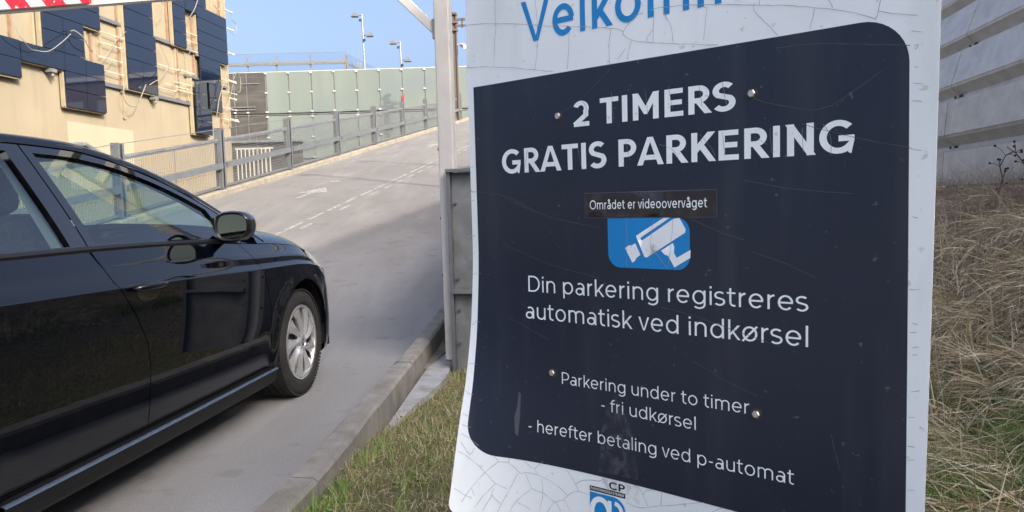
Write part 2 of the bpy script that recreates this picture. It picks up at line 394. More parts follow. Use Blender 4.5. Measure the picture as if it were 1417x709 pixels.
for i in range(len(post_v)-1):
    a, c = post_v[i]+.085, post_v[i+1]-.085; za, zc = ramp_z(a)+.12, ramp_z(c)+.12
    def rail(h, hh, w, name, m, du=0):
        b = MB(); P = [W(FU+du-w/2, a, za+h), W(FU+du+w/2, a, za+h), W(FU+du+w/2, a, za+h+hh), W(FU+du-w/2, a, za+h+hh)]
        Q = [W(FU+du-w/2, c, zc+h), W(FU+du+w/2, c, zc+h), W(FU+du+w/2, c, zc+h+hh), W(FU+du-w/2, c, zc+h+hh)]
        b.add(P+Q, [(0, 1, 2, 3)[::1], (4, 7, 6, 5), (0, 4, 5, 1), (1, 5, 6, 2), (2, 6, 7, 3), (3, 7, 4, 0)]); return b.build(name, m, fence)
    rail(.97, .045, .05, 'top_rail', M['galvdark']); rail(.935, .03, .03, 'mesh_frame', M['galv'])
    rail(.42, .11, .07, 'guard_rail', M['galv'], .075)
    rail(.03, .045, .04, 'bottom_rail', M['galv'])
    b = MB()
    n = 52
    for k in range(n+1):
        t = k/n; vv_ = a+(c-a)*t; z = za+(zc-za)*t
        hw = .0026 if k not in (0, n, n//2) else .012
        b.box(W(FU, vv_, z+.505), AR*.005, AV*hw*2, ZZ*.86)
    m_ = 15
    for k in range(1, m_):
        h = .075+.86*k/m_
        P = [W(FU-.0025, a, za+h-.0025), W(FU+.0025, a, za+h-.0025), W(FU+.0025, a, za+h+.0025), W(FU-.0025, a, za+h+.0025)]
        Q = [p+(AV*(c-a)+ZZ*(zc-za)) for p in P]
        b.add(P+Q, [(0, 4, 5, 1), (1, 5, 6, 2), (2, 6, 7, 3), (3, 7, 4, 0)])
    b.build('wire_mesh', M['galv'], fence, kind='stuff')
b = MB(); b.tube([W(FU-.02, v, ramp_z(v)+.12+1.2) for v in post_v], .006, 5); b.build('wire', M['galvdark'], fence)
# ================================================================== CREAM BUILDING
FA = math.radians(6.5); FD = Vector((math.sin(FA), math.cos(FA), 0)); FN = Vector((math.cos(FA), -math.sin(FA), 0))
FO = hit(322, 100, Vector((0, 24, 0)), Vector((0, 1, 0))); FO.z = 0
PR = .17                                       # panels stand this far off the wall; FO lies on the panel plane
def fp(t, z, out=0): return FO-FD*t+ZZ*z+FN*out  # t metres back along the facade from its far corner
bl = empty('cream_building', fp(5, 0, -PR), 'cream rendered building clad with staggered dark glass panels, left beyond the fence', 'building')
b = MB(); b.box(fp(9, 4.1, -PR-4), FD*18.0, FN*8, ZZ*9.0)
b.build('wall', M['cream'], bl)
b = MB(); b.box(fp(6.29, 2.4, -PR+.004), FD*2.35, FN*.012, ZZ*1.48); b.build('pale_patch', M['cream_light'], bl)
RZ = [3.41, 3.80, 4.18, 4.56, 4.95, 5.30, 5.63, 5.98, 6.34, 6.70, 7.05, 7.42, 7.8]
rects = [(10.6, 8.88, 3.83, 4.20), (10.6, 8.88, 4.20, 4.57), (8.87, 7.62, 4.18, 4.56), (7.62, 6.95, 4.18, 4.56), (7.64, 6.96, 3.80, 4.18),
 (8.22, 7.61, 4.56, 4.95), (8.22, 7.61, 4.95, 5.29), (7.61, 6.95, 4.56, 4.95), (7.61, 6.95, 4.95, 5.29), (8.22, 6.35, 5.29, 5.66), (8.22, 6.35, 5.66, 6.03), (8.22, 6.35, 6.03, 6.4),
 (7.64, 6.97, 3.42, 3.80), (6.97, 6.31, 3.42, 3.80), (6.96, 6.31, 3.80, 4.18), (6.95, 6.31, 4.18, 4.53),
 (5.40, 4.79, 4.12, 4.50), (4.79, 4.15, 4.12, 4.50), (5.40, 4.79, 4.50, 4.86), (4.79, 4.15, 4.50, 4.86), (5.40, 4.15, 4.86, 5.23), (5.40, 4.15, 5.23, 5.60), (5.40, 4.22, 5.60, 6.05), (5.40, 4.22, 6.05, 6.5), (5.40, 4.22, 6.5, 6.9),
 (3.22, 2.62, 5.60, 5.98), (3.22, 2.62, 5.98, 6.34), (3.22, 2.62, 6.34, 6.70), (3.22, 2.62, 6.70, 7.06), (3.22, 2.62, 7.06, 7.42), (2.62, 1.99, 6.70, 7.06), (2.62, 1.99, 7.06, 7.42),
 (1.99, .25, 5.56, 5.91), (1.99, .25, 5.91, 6.27), (1.99, .25, 6.27, 6.64), (1.99, .25, 6.64, 6.97), (1.99, 1.44, 6.97, 7.33), (1.99, 1.44, 7.33, 7.7),
 (1.95, .77, 5.18, 5.56), (1.95, .77, 4.82, 5.18), (1.52, .77, 4.43, 4.82), (1.52, .77, 4.06, 4.43),
 (14, 12.2, 4.2, 4.57), (14, 12.2, 4.57, 4.95), (12.2, 10.6, 4.57, 4.95)]
for (a, c, z0, z1) in rects:
    b = MB(); b.box(fp((a+c)/2, (z0+z1)/2, -.02), FD*(a-c-.012), FN*.036, ZZ*(z1-z0-.014)); o = b.build('glass_panel', M['panelglass'], bl)
for (a, c, z0, z1) in ((2.42, 1.58, 3.29, 3.68), (2.42, 1.58, 3.68, 4.06), (2.42, 1.78, 4.06, 4.44), (2.42, 1.78, 4.44, 4.82)):
    b = MB(); b.box(fp((a+c)/2, (z0+z1)/2, .05), FD*(a-c-.012), FN*.036, ZZ*(z1-z0-.014)); o = b.build('glass_panel', M['panelglass'], bl)
# cream edge frames behind the panel groups
frames = [(8.87, 6.95, 4.165, 4.2), (7.66, 6.3, 3.40, 3.44), (7.66, 7.62, 3.40, 4.18), (10.6, 8.86, 3.80, 3.84), (8.25, 8.2, 4.56, 6.4), (5.43, 5.38, 4.10, 6.9), (5.43, 4.14, 4.09, 4.125), (3.26, 3.2, 5.58, 7.4), (3.26, 2.61, 5.575, 5.61), (2.46, 2.4, 3.27, 4.84), (2.46, 1.57, 3.26, 3.30), (2.02, 1.97, 5.56, 6.7), (1.55, .76, 4.03, 4.07), (6.95, 6.33, 5.26, 5.30), (.28, .24, 5.55, 6.9), (2.0, .25, 5.53, 5.57)]
for (a, c, z0, z1) in frames:
    b = MB(); b.box(fp((a+c)/2, (z0+z1)/2, -.085), FD*(a-c), FN*.09, ZZ*(z1-z0)); b.build('panel_frame', M['creamtrim'], bl)
# grey channels and vertical battens on the wall
for (a, c, z0, z1) in ((6.3, 2.46, 4.08, 4.17), (6.35, 2.0, 5.59, 5.67), (2.6, .2, 4.86, 4.92)):
    b = MB(); b.box(fp((a+c)/2, (z0+z1)/2, -PR+.04), FD*(a-c), FN*.08, ZZ*(z1-z0)); b.build('steel_channel', M['galv'], bl)
for t, z0, z1, mm in ((9.45, 4.55, 7.5, 'brownjoint'), (8.95, 4.55, 7.5, 'brownjoint'), (8.34, 4.55, 6.0, 'creamtrim'), (6.22, 4.2, 5.6, 'creamtrim'), (6.75, 4.5, 5.2, 'creamtrim'), (6.55, 4.5, 5.2, 'brownjoint'), (5.52, 4.0, 7, 'brownjoint'), (5.46, 3.4, 7, 'creamtrim'), (4.05, 4.2, 5.6, 'creamtrim'), (4.0, 5.67, 7.2, 'creamtrim'), (3.35, 5.67, 7.4, 'brownjoint'), (3.05, 4.2, 5.58, 'creamtrim'), (2.95, 4.2, 5.58, 'brownjoint'), (2.5, 4.2, 5.5, 'creamtrim'), (2.08, 4.9, 6.6, 'brownjoint'), (.62, 3.6, 5.5, 'brownjoint'), (.55, 3.6, 5.5, 'creamtrim'), (.9, 7, 8.5, 'creamtrim'), (.4, 7, 8.5, 'brownjoint'), (.08, 3.7, 8.8, 'creamtrim')):
    b = MB(); b.box(fp(t, (z0+z1)/2, -PR+.03), FD*.05, FN*.06, ZZ*(z1-z0)); b.build('batten', M[mm], bl)
for t, z in [(6.0+d, z) for z in (4.42, 4.72, 5.05, 5.3) for d in (0,)]+[(3.85, 4.36), (3.2, 4.5), (3.6, 4.95), (2.75, 4.42), (2.75, 4.62), (2.7, 4.98), (2.3, 5.88), (2.3, 6.1), (2.3, 5.62)]+[(.25, 3.9), (.3, 4.25), (.2, 4.75), (.3, 5.1)]:
    b = MB(); ln = random.uniform(.7, 1.1); b.tube([fp(t+ln/2, z, -.06), fp(t-ln/2, z-.01, -.03)], .010, 6); b.lathe([(.0, .0), (.022, .0), (.022, .04), (0, .04)], fp(t-ln/2, z-.01, -.03), FD, 8); b.build('bracket_tube', M['stub'], bl)
for z in (3.95, 4.6, 5.15, 6.0, 6.75, 7.3):
    b = MB(); b.tube([fp(.1, z, -.1), fp(-.22, z-.02, -.06)], .016, 6); b.lathe([(0, 0), (.034, 0), (.034, .06), (0, .06)], fp(-.2, z-.02, -.06), FD, 8); b.build('bracket_tube', M['stub'], bl)
# two lamps under the panels
for t, z in ((8.0, 4.12), (4.3, 4.03)):
    b = MB(); b.box(fp(t, z, -.05), FD*.16, FN*.16, ZZ*.07); b.tube([fp(t, z-.03, -.05), fp(t, z-.12, -.0)], .03, 8); b.build('bracket_lamp', M['lampgrey'], bl)
# loose cables
def cable(pix, out=.1, r=.011, sub=6):
    P = [hit(x, y, FO+FN*out, FN)+FN*random.uniform(-.05, .05) for x, y in pix]; Q = []
    for i in range(len(P)-1):
        p0, p1, p2, p3 = P[max(i-1, 0)], P[i], P[i+1], P[min(i+2, len(P)-1)]
        for k in range(sub):
            t = k/sub; Q.append(.5*((2*p1)+(p2-p0)*t+(2*p0-5*p1+4*p2-p3)*t*t+(3*p1-p0-3*p2+p3)*t**3))
    Q.append(P[-1]); b = MB(); b.tube(Q, r, 5); b.build('cable', M['cable'], bl)
cable([(16, 22), (22, 45), (28, 55), (42, 67), (51, 70), (65, 71), (85, 58), (100, 47)], .14, .009)
cable([(100, 43), (106, 43), (113, 52), (120, 64), (130, 72)], .14); cable([(205, 118), (212, 113), (219, 110), (228, 102), (237, 86)], .14)
cable([(204, 117), (197, 136), (187, 146), (178, 146), (171, 135), (169, 122), (176, 113)], .08)
cable([(272, 0), (268, 12), (264, 24)], .12); cable([(310, 95), (314, 102), (305, 135), (301, 150), (300, 168)], .12)
cable([(222, 0), (228, 10), (222, 22), (215, 32)], -.02, .008); cable([(134, 75), (140, 85), (150, 70), (165, 52), (172, 44)], -.02, .008); cable([(142, 98), (152, 88), (160, 80), (166, 95)], -.02, .008)
cable([(240, 118), (250, 105), (256, 88), (262, 70), (258, 60)], -.02, .008); cable([(222, 62), (228, 80), (235, 92), (240, 80)], -.02, .008); cable([(320, 28), (326, 34), (324, 48), (319, 42)], -.05, .01); cable([(323, 110), (329, 100), (334, 112), (330, 128), (322, 118)], -.05, .01)
cable([(306, 175), (312, 150), (318, 130), (322, 118)], -.02, .008); cable([(296, 7), (302, 14), (308, 2)], -.02, .01)
# ================================================================== FROSTED GLASS SCREEN
sc = empty('glass_screen', (-8, 40, 0), 'long frosted green glass screen wall of two tiers, behind the top of the ramp', 'wall')
xs = [-15.1, -14.19, -13.52, -12.53]+[-12.53+1.178*k for k in range(1, 18)]
for i in range(len(xs)-1):
    a, c = xs[i], xs[i+1]
    for z0, z1 in ((6.08, 8.18), (3.7, 5.94), (1.4, 3.6)):
        zc = (z0+z1)/2
        m = M['meshdark'] if i < 3 else M['frost']
        dz = .0009*(i-3)
        b = MB(); b.box(((a+c)/2, 40.0+random.uniform(-.008, .008), zc), Vector((c-a-.07, random.uniform(-.01, .01), 0)), (0, .02, 0), (0, 0, z1-z0)); b.build('glass_pane' if i >= 3 else 'mesh_panel', m, sc)
        for cz in ((z0+.06, z1-.06, zc) if i >= 2 else (z0+.06,)):
            b = MB(); b.box((c, 39.965, cz), (.13, 0, 0), (0, .04, 0), (0, 0, .07)); b.build('clip', M['clip'], sc)
for i, x in enumerate(xs):
    b = MB(); b.box((x, 40.06, 4.7), (.07, 0, 0), (0, .07, 0), (0, 0, 7.0)); b.build('mullion', M['steelgrey'], sc)
b = MB(); b.box((-4.6, 40.08, 6.01), (21, 0, 0), (0, .06, 0), (0, 0, .05)); b.box((-4.6, 40.08, 3.65), (21, 0, 0), (0, .06, 0), (0, 0, .05)); b.build('transom', M['steelgrey'], sc)
b = MB(); b.box((-4.6, 40.01, 8.2), (21, 0, 0), (0, .03, 0), (0, 0, .03)); b.build('top_trim', M['clip'], sc)
b = MB(); b.box((-13.3, 39.95, 7.62), (.9, 0, 0), (0, .02, 0), (0, 0, .05)); b.box((-13.8, 39.94, 6.42), (1.4, 0, 0), (0, .02, 0), (0, 0, .05)); b.box((-13.8, 39.94, 6.28), (1.4, 0, 0), (0, .02, 0), (0, 0, .05)); b.build('pipe', M['steelgrey'], sc)
b = MB(); b.box((-9+1.178*3.05, 39.93, 6.62), (.07, 0, 0), (0, .02, 0), (0, 0, .4)); b.build('red_marker', M['red'], sc)
b = MB(); b.box((-9, 40.9, 3.1), (26, 0, 0), (0, .3, 0), (0, 0, 6.3)); b.build('backing_wall', M['concrete'], sc)
# parking deck behind it
dk = empty('parking_deck', (-11, 50, 0), 'concrete upper parking deck behind the green glass screen', 'building')
b = MB(); b.box((-9, 54, 7.4), (24, 0, 0), (0, 15, 0), (0, 0, .5)); b.build('slab', M['concrete'], dk)
for x in (-19, -12, -5, 2):
    b = MB(); b.box((x, 48, 3.5), (.5, 0, 0), (0, .5, 0), (0, 0, 7.3)); b.build('column', M['concrete'], dk)
b = MB(); b.box((-9, 56, 3.5), (24, 0, 0), (0, .3, 0), (0, 0, 7.3)); b.build('wall', M['concrete'], dk)
rl = empty('deck_railing', (-12, 46, 7.7), 'grey crash rail with clear glass balustrade on the upper parking deck', 'railing')
bx = lambda c, x, y, z, n, m, p: MB().box(c, (x, 0, 0), (0, y, 0), (0, 0, z)).build(n, m, p)
for x in (-19.1, -17.3, -15.44, -13.72, -11.69, -9.62):
    bx((x, 46, 8.95), .09, .12, 2.5, 'post', M['steelgrey'], rl)
bx((-14.4, 45.92, 9.76), 9.6, .06, .12, 'crash_rail', M['steelgrey'], rl); bx((-14.4, 45.92, 9.66), 9.6, .1, .05, 'crash_rail', M['galvdark'], rl)
M['clear'] = glassmat('clear_glass', (.93, .95, .96), 0, 1.25)
bx((-14.4, 46.1, 9.6), 9.7, .02, 1.5, 'glass_sheet', M['clear'], rl); bx((-14.4, 46.1, 10.36), 9.7, .03, .02, 'glass_edge', M['frost'], rl)
# return leg running away
for k, y in enumerate((46.15, 48.5, 51, 53.5)):
    bx((-9.55+k*.38, y, 8.95), .09, .12, 2.4, 'post', M['steelgrey'], rl)
MB().box((-9.0, 50, 9.55), Vector((1.14, 7.4, 0)), (.02, 0, 0), (0, 0, 1.5)).build('glass_sheet', M['clear'], rl)
MB().box((-8.9, 50, 9.7), Vector((1.14, 7.4, 0)), (.06, 0, 0), (0, 0, .14)).build('crash_rail', M['steelgrey'], rl)
# ================================================================== LAMP POSTS
def lamp_post(x, y, zt, z2, label, yb):
    o = empty('street_lamp', (x, y, 7.6), label, 'street lamp', 'lamp posts on the upper deck')
    MB().tube([(x+.06, y, 7.6), (x, y, zt)], [.055, .04], 8).build('pole', M['lampgrey'], o, smooth=True, angle=40)
    for (dx, z, s) in ((-.42, zt-.08, -1), (.32, z2, 1)):
        b = MB(); b.tube([(x, y, z), (x+s*.28, y-.02, z+.02)], .03, 6); b.build('arm', M['lampgrey'], o)
        cx = x+s*.42
        b = MB(); b.prism([Vector((cx-.2, y-.2, z-.08)), Vector((cx+.2, y-.2, z-.08)), Vector((cx+.12, y-.2, z+.12)), Vector((cx-.06, y-.2, z+.12))], (0, .4, 0)); b.build('lamp_head', M['galv'], o)
        b = MB(); b.box((x+s*.1, y-.1, z-.3), (.12, 0, 0), (0, .16, 0), (0, 0, .12)); b.build('sensor', M['darkplastic'], o)
lamp_post(-8.5, 46, 12.5, 11.25, 'taller double headed lamp post rising above the deck railing', 46)
lamp_post(-6.3, 46, 10.85, 9.72, 'shorter double headed lamp post above the green glass screen', 46)
# brown steel post on the fence line
po = empty('camera_post', W(-8.15, 35.3, 5), 'slim dark brown steel post with white camera at the ramp top', 'post')
b = MB(); 
for du in (-.075, .075): b.boxuv(-8.3+du-.025, -8.3+du+.025, 35.2, 35.32, 4.9, 9.9)
b.boxuv(-8.36, -8.24, 35.25, 35.27, 4.9, 9.9); b.build('pole', M['brownsteel'], po)
for z in (9.95, 9.55, 9.2): b = MB(); b.boxuv(-8.42, -8.18, 35.1, 35.4, z-.06, z+.04); b.build('collar', M['brownsteel'], po)
b = MB(); b.boxuv(-8.2, -7.6, 35.2, 35.3, 9.62, 9.72); b.boxuv(-8.2, -7.6, 35.2, 35.3, 9.35, 9.43); b.boxuv(-7.98, -7.9, 35.2, 35.3, 9.3, 9.72); b.build('bracket', M['brownsteel'], po)
b = MB(); b.tube([W(-8.0, 35.2, 8.5), W(-7.78, 35.0, 8.36)], [.09, .11], 10); b.tube([W(-8.2, 35.2, 8.5), W(-7.98, 35.2, 8.55)], .025, 6); b.build('camera_housing', M['clip'], po)
# white picket gate and dark bits at the foot of the cream building's corner
gt = empty('picket_gate', (-10.4, 30, 1), 'white upright bar gate beside the cream building corner, behind the fence', 'gate')
for k in range(9): MB().box((-10.66+k*.16, 30, 2.35), (.05, 0, 0), (0, .04, 0), (0, 0, 2.3)).build('bar', M['clip'], gt)
MB().box((-10.0, 30.04, 3.5), (1.5, 0, 0), (0, .04, 0), (0, 0, .06)).build('rail', M['clip'], gt)
dw = empty('storage_shed', (-10.2, 32, 0), 'dark low shed wall behind the white bar gate', 'shed')
MB().box((-10.3, 32.4, 1.9), (3.0, 0, 0), (0, .5, 0), (0, 0, 4.0)).build('wall', M['meshdark'], dw); MB().box((-10.3, 32.4, 3.95), (3.2, 0, 0), (0, .8, 0), (0, 0, .1)).build('roof', M['galvdark'], dw)
# ================================================================== RIGHT GALVANISED WALL
rw = empty('noise_wall', W(3.2, 8, 1), 'tall leaning galvanised steel wall of ribbed panels on top of the grass bank', 'wall')
def lean(z): return 0 if z < 1.2 else (.06*((z-1.2)/.9)**1.5 if z < 2.1 else .06+.27*(z-2.1) if z < 2.6 else .195+.33*(z-2.6))
rows = [1.16+.512*k for k in range(6)]; ZTOP = rows[-1]
vj = [8.5+3.0*k for k in range(-9, 12)]
for i in range(len(vj)-1):
    a, c = vj[i]+.009, vj[i+1]-.009
    for k in range(5):
        z0 = rows[k]; z1 = rows[k+1]
        prof = [(0, z0), (.006, z0+.335), (.10, z0+.36), (.115, z0+.40), (.012, z1-.03), (0, z1-.004)]
        P = []
        for du, z in prof: P.append((3.1+lean(z)+du, z))
        bk = [(3.1+lean(z1)+.16, z1-.004), (3.1+lean(z0)+.16, z0)]
        full = P+bk; n = len(full); b = MB(); sh = .012*(k % 2)
        b.add([W(u, a+.02*k*0, z) for u, z in full]+[W(u, c, z) for u, z in full], [tuple(range(n))[::-1], tuple(range(n, 2*n))]+[(q, (q+1) % n, (q+1) % n+n, q+n) for q in range(n)])
        bm_ = b.build('wall_panel', M['galvwall'], rw)
        b = None
    b = MB(); b.boxuv(3.16, 3.24, a-.06, a+.04, -.1, 1.16); b.build('foot_post', M['galvdark'], rw)
b = MB(); b.boxuv(3.14, 3.22, vj[0], vj[-1], -.1, 1.10); b.build('plinth', M['galvdark'], rw)
# bolts by the panel joint
for k in range(1, 5):
    z = rows[k]-.11; 
    for dv in (-.09, -.05, .07):
        b = MB(); b.lathe([(0, .012), (.014, .012), (.014, 0)], W(3.1+lean(z)+.098, 8.5+dv, z-.015), -AR, 6); b.build('bolt', M['darkplastic'], rw)
# unseen block added right of the ramp as a dark reflection in the glass panels
wh = empty('mirrored_block', (18, 52, 0), 'long flat roofed brown brick block added unseen beyond the ramp, for its reflection in the glass panels', 'building')
MB().box((18.5, 53, 5.0), (19, 0, 0), (0, 12, 0), (0, 0, 10.2)).build('wall', mat('brown_brick', (.10, .075, .06), .9, var=.2, vscale=2), wh)
MB().box((18.5, 53, 10.2), (19.4, 0, 0), (0, 12.4, 0), (0, 0, .3)).build('roof', M['galvdark'], wh)
for k in range(3):
    for j in range(7): MB().box((10.5+2.6*j, 46.98, 2.2+2.9*k), (1.5, 0, 0), (0, .06, 0), (0, 0, 1.5)).build('window', M['panelglass'], wh)
    for j in range(3): MB().box((8.98, 49.5+3*j, 2.2+2.9*k), (.06, 0, 0), (0, 1.5, 0), (0, 0, 1.5)).build('window', M['panelglass'], wh)
# unseen tall block added behind right of the camera to shade the lane
ob = empty('shade_building', W(24, -22, 0), 'tall pale concrete block added out of view behind the steel wall to shade the lane', 'building')
BZ = .6+(18+3.9)/.82*math.tan(SUN_EL)
b = MB(); b.boxuv(18, 34, -48, 2.5, -.1, BZ); b.build('wall', M['concrete'], ob)
b = MB(); b.boxuv(17.9, 34.1, -48.1, 2.6, BZ, BZ+.1); b.build('roof_edge', M['galvdark'], ob)
for k in range(4):
    for j in range(11):
        b = MB(); b.boxuv(17.93, 17.99, -46+4.4*j, -43.4+4.4*j, 2.2+3.5*k, 4.0+3.5*k); b.build('window', M['panelglass'], ob)
# ================================================================== HEIGHT BARRIER PORTAL
PV = 5.18
pt = empty('height_barrier', W(-1.29, PV, 0), 'off-white steel height barrier portal with a red and white striped board across the lane', 'barrier')
def rhs(b, u0, u1, v0, v1, z0, z1): return b.boxuv(u0, u1, v0, v1, z0, z1)
b = MB(); b.boxuv(-1.352, -1.246, PV-.06, PV+.046, .02, 3.0); b.build('post', M['polewhite'], pt, bevel=.01)
b = MB(); b.boxuv(-9.9, -9.78, PV-.06, PV+.06, -.1, 3.0); b.build('post', M['polewhite'], pt, bevel=.01)
b = MB(); b.boxuv(-1.357, -1.249, PV-.065, PV+.043, -.09, .02); b.build('post_foot', M['galvdark'], pt)
b = MB(); b.boxuv(-9.9, -1.2, PV-.055, PV+.055, 3.003, 3.12); b.build('beam', M['polewhite'], pt, bevel=.008)
b = MB(); b.prism([W(-1.354, PV-.045, 2.27), W(-1.354, PV-.045, 2.36), W(-1.99, PV-.045, 3.0), W(-2.08, PV-.045, 3.0)], AV*.09); b.build('brace', M['polewhite'], pt, bevel=.006)
b = MB(); b.boxuv(-1.366, -1.353, PV-.055, PV+.055, 2.25, 2.38); b.build('brace_plate', M['galvdark'], pt)
M['rustybolt'] = mat('rusty_bolt', (.16, .07, .03), .8)
# striped board
ms = bpy.data.materials.new('red_white_stripes'); ms.use_nodes = True
nt = ms.node_tree; L = nt.links.new; bs = nt.nodes['Principled BSDF']
tc = nt.nodes.new('ShaderNodeTexCoord'); sp = nt.nodes.new('ShaderNodeSeparateXYZ'); L(tc.outputs['Object'], sp.inputs[0])
m1 = nt.nodes.new('ShaderNodeMath'); m1.operation = 'MULTIPLY_ADD'; m1.inputs[1].default_value = .75; L(sp.outputs['Z'], m1.inputs[0]); L(sp.outputs['X'], m1.inputs[2])
m2 = nt.nodes.new('ShaderNodeMath'); m2.operation = 'DIVIDE'; m2.inputs[1].default_value = .295; L(m1.outputs[0], m2.inputs[0])
m2b = nt.nodes.new('ShaderNodeMath'); m2b.operation = 'ADD'; m2b.inputs[1].default_value = 20.04; L(m2.outputs[0], m2b.inputs[0])
m3 = nt.nodes.new('ShaderNodeMath'); m3.operation = 'FRACT'; L(m2b.outputs[0], m3.inputs[0])
m4 = nt.nodes.new('ShaderNodeMath'); m4.operation = 'LESS_THAN'; m4.inputs[1].default_value = .56; L(m3.outputs[0], m4.inputs[0])
nz = nt.nodes.new('ShaderNodeTexNoise'); nz.inputs['Scale'].default_value = 22; nz.inputs['Detail'].default_value = 8; L(tc.outputs['Object'], nz.inputs[0])
m5 = nt.nodes.new('ShaderNodeMath'); m5.operation = 'LESS_THAN'; m5.inputs[1].default_value = .62; L(nz.outputs[0], m5.inputs[0])
m6 = nt.nodes.new('ShaderNodeMath'); m6.operation = 'MULTIPLY'; L(m4.outputs[0], m6.inputs[0]); L(m5.outputs[0], m6.inputs[1])
mx = nt.nodes.new('ShaderNodeMix'); mx.data_type = 'RGBA'; mx.inputs[6].default_value = (.5, .49, .46, 1); mx.inputs[7].default_value = (.55, .018, .035, 1)
L(m6.outputs[0], mx.inputs[0]); L(mx.outputs[2], bs.inputs['Base Color']); bs.inputs['Roughness'].default_value = .45
me = MB().box((0, 0, 0), (5.0, 0, 0), (0, .03, 0), (0, 0, .26)).build('striped_board', ms, mesh_only=True)
o = bpy.data.objects.new('striped_board', me); COL.objects.link(o); o.parent = pt
pl_ = W(-3.93-2.5, PV-.08, 2.79)-W(-1.29, PV, 0); o.location = pl_; o.rotation_euler.z = -RA
b = MB(); b.boxuv(-9.75, -1.36, PV-.03, PV+.03, 2.66, 2.74); b.build('board_rail', M['polewhite'], pt)
for u in (-8, -6, -4, -2.5): b = MB(); b.boxuv(u-.02, u+.02, PV-.02, PV+.02, 2.74, 3.003); b.build('hanger', M['galvdark'], pt)
for z in (.35, .62, 1.02, 1.5): b = MB(); b.lathe([(0, .012), (.011, .012), (.011, 0)], W(-1.352, PV-.02, z), -AR, 8); b.build('bolt', M['rustybolt'], pt)
# lower steel wall along the ramp behind the post
sw = empty('steel_parapet', W(-1.2, 8, 0), 'weathered grey steel parapet wall with flanges, between the white post and the sign', 'wall')
M['plate'] = mixin(mixin(mat('weathered_plate_steel', (.19, .20, .21), .6, metal=.35, var=.22, vscale=6, bump=.1, bscale=30), 'noise', 9, .5, .68, (.26, .275, .285), .5), 'noise', 4, .55, .7, (.12, .09, .06), .6)
for u0, u1, v0, v1, z0, z1, nm, mm in ((-1.262, -.80, PV-.075, PV-.067, -.08, .50, 'end_plate', 'plate'), (-1.262, -.80, PV-.075, PV-.067, .53, 1.33, 'end_plate', 'plate'), (-1.287, -1.262, PV-.12, PV-.067, -.08, 1.333, 'end_flange', 'galv'), (-1.287, -.79, PV-.15, PV-.066, 1.333, 1.355, 'end_flange', 'galv'), (-1.261, -.80, PV-.14, PV-.066, .502, .528, 'end_flange', 'plate'), (-.80, -.775, PV-.12, PV-.067, -.08, 1.333, 'end_flange', 'galv')):
    b = MB(); b.boxuv(u0, u1, v0, v1, z0, z1); b.build(nm, M[mm], sw)
for z in (.15, .60, 1.12, .38): b = MB(); b.lathe([(0, .03), (.006, .03), (.006, .012), (.012, .012), (.012, .0)], W(-1.235, PV-.075, z), -AV, 6); b.build('bolt', M['galv'], sw)
pv = [5.32+1.05*k for k in range(26)]
for i in range(len(pv)-1):
    a, c = pv[i]+.02, pv[i+1]-.02; za, zc = ramp_z(a), ramp_z(c)
    def slab(b, u0, u1, h0, h1, a=a, c=c):
        za, zc = ramp_z(a), ramp_z(c)
        P = [W(u0, a, za+h0), W(u1, a, za+h0), W(u1, a, za+h1), W(u0, a, za+h1), W(u0, c, zc+h0), W(u1, c, zc+h0), W(u1, c, zc+h1), W(u0, c, zc+h1)]
        b.add(P, [(0, 1, 2, 3), (4, 7, 6, 5), (0, 4, 5, 1), (1, 5, 6, 2), (2, 6, 7, 3), (3, 7, 4, 0)])
    for h0, h1 in ((.0, .50), (.53, 1.33)):
        b = MB(); slab(b, -1.275, -1.262, h0-za*.0, h1); b.build('plate', M['plate'], sw)
    b = MB(); slab(b, -1.285, -1.2, .50, .53); b.build('flange', M['galv'], sw)
    b = MB(); slab(b, -1.285, -1.19, 1.33, 1.355); b.build('flange', M['galv'], sw)
    b = MB(); a2 = pv[i]; z = ramp_z(a2); b.boxuv(-1.29, -1.2, a2-.018, a2+.018, z-.1, z+1.33); b.build('stiffener', M['galvdark'], sw)
    for h in (.15, .3, .62, 1.1): b = MB(); b.lathe([(0, .05), (.008, .05), (.008, .02), (.014, .02), (.014, .0)], W(-1.262, a2+.09, z+h), AR, 6); b.build('bolt', M['galv'], sw)
# unseen columns added at the right ramp edge to cast shadow lines across it
for v in (12.5, 15.4):
    o = empty('shadow_column', W(-.95, v, 0), 'slim grey column added unseen beside the right edge of the ramp to cast a shadow line', 'street lamp', 'shadow casting columns added beside the ramp')
    MB().tube([W(-.95, v, -.1), W(-.95, v, 6.6)], [.07, .045], 10).build('pole', M['lampgrey'], o, smooth=True, angle=40)
    b = MB(); b.boxuv(-1.25, -.85, v-.12, v+.12, 6.56, 6.66); b.build('lamp_head', M['clip'], o)
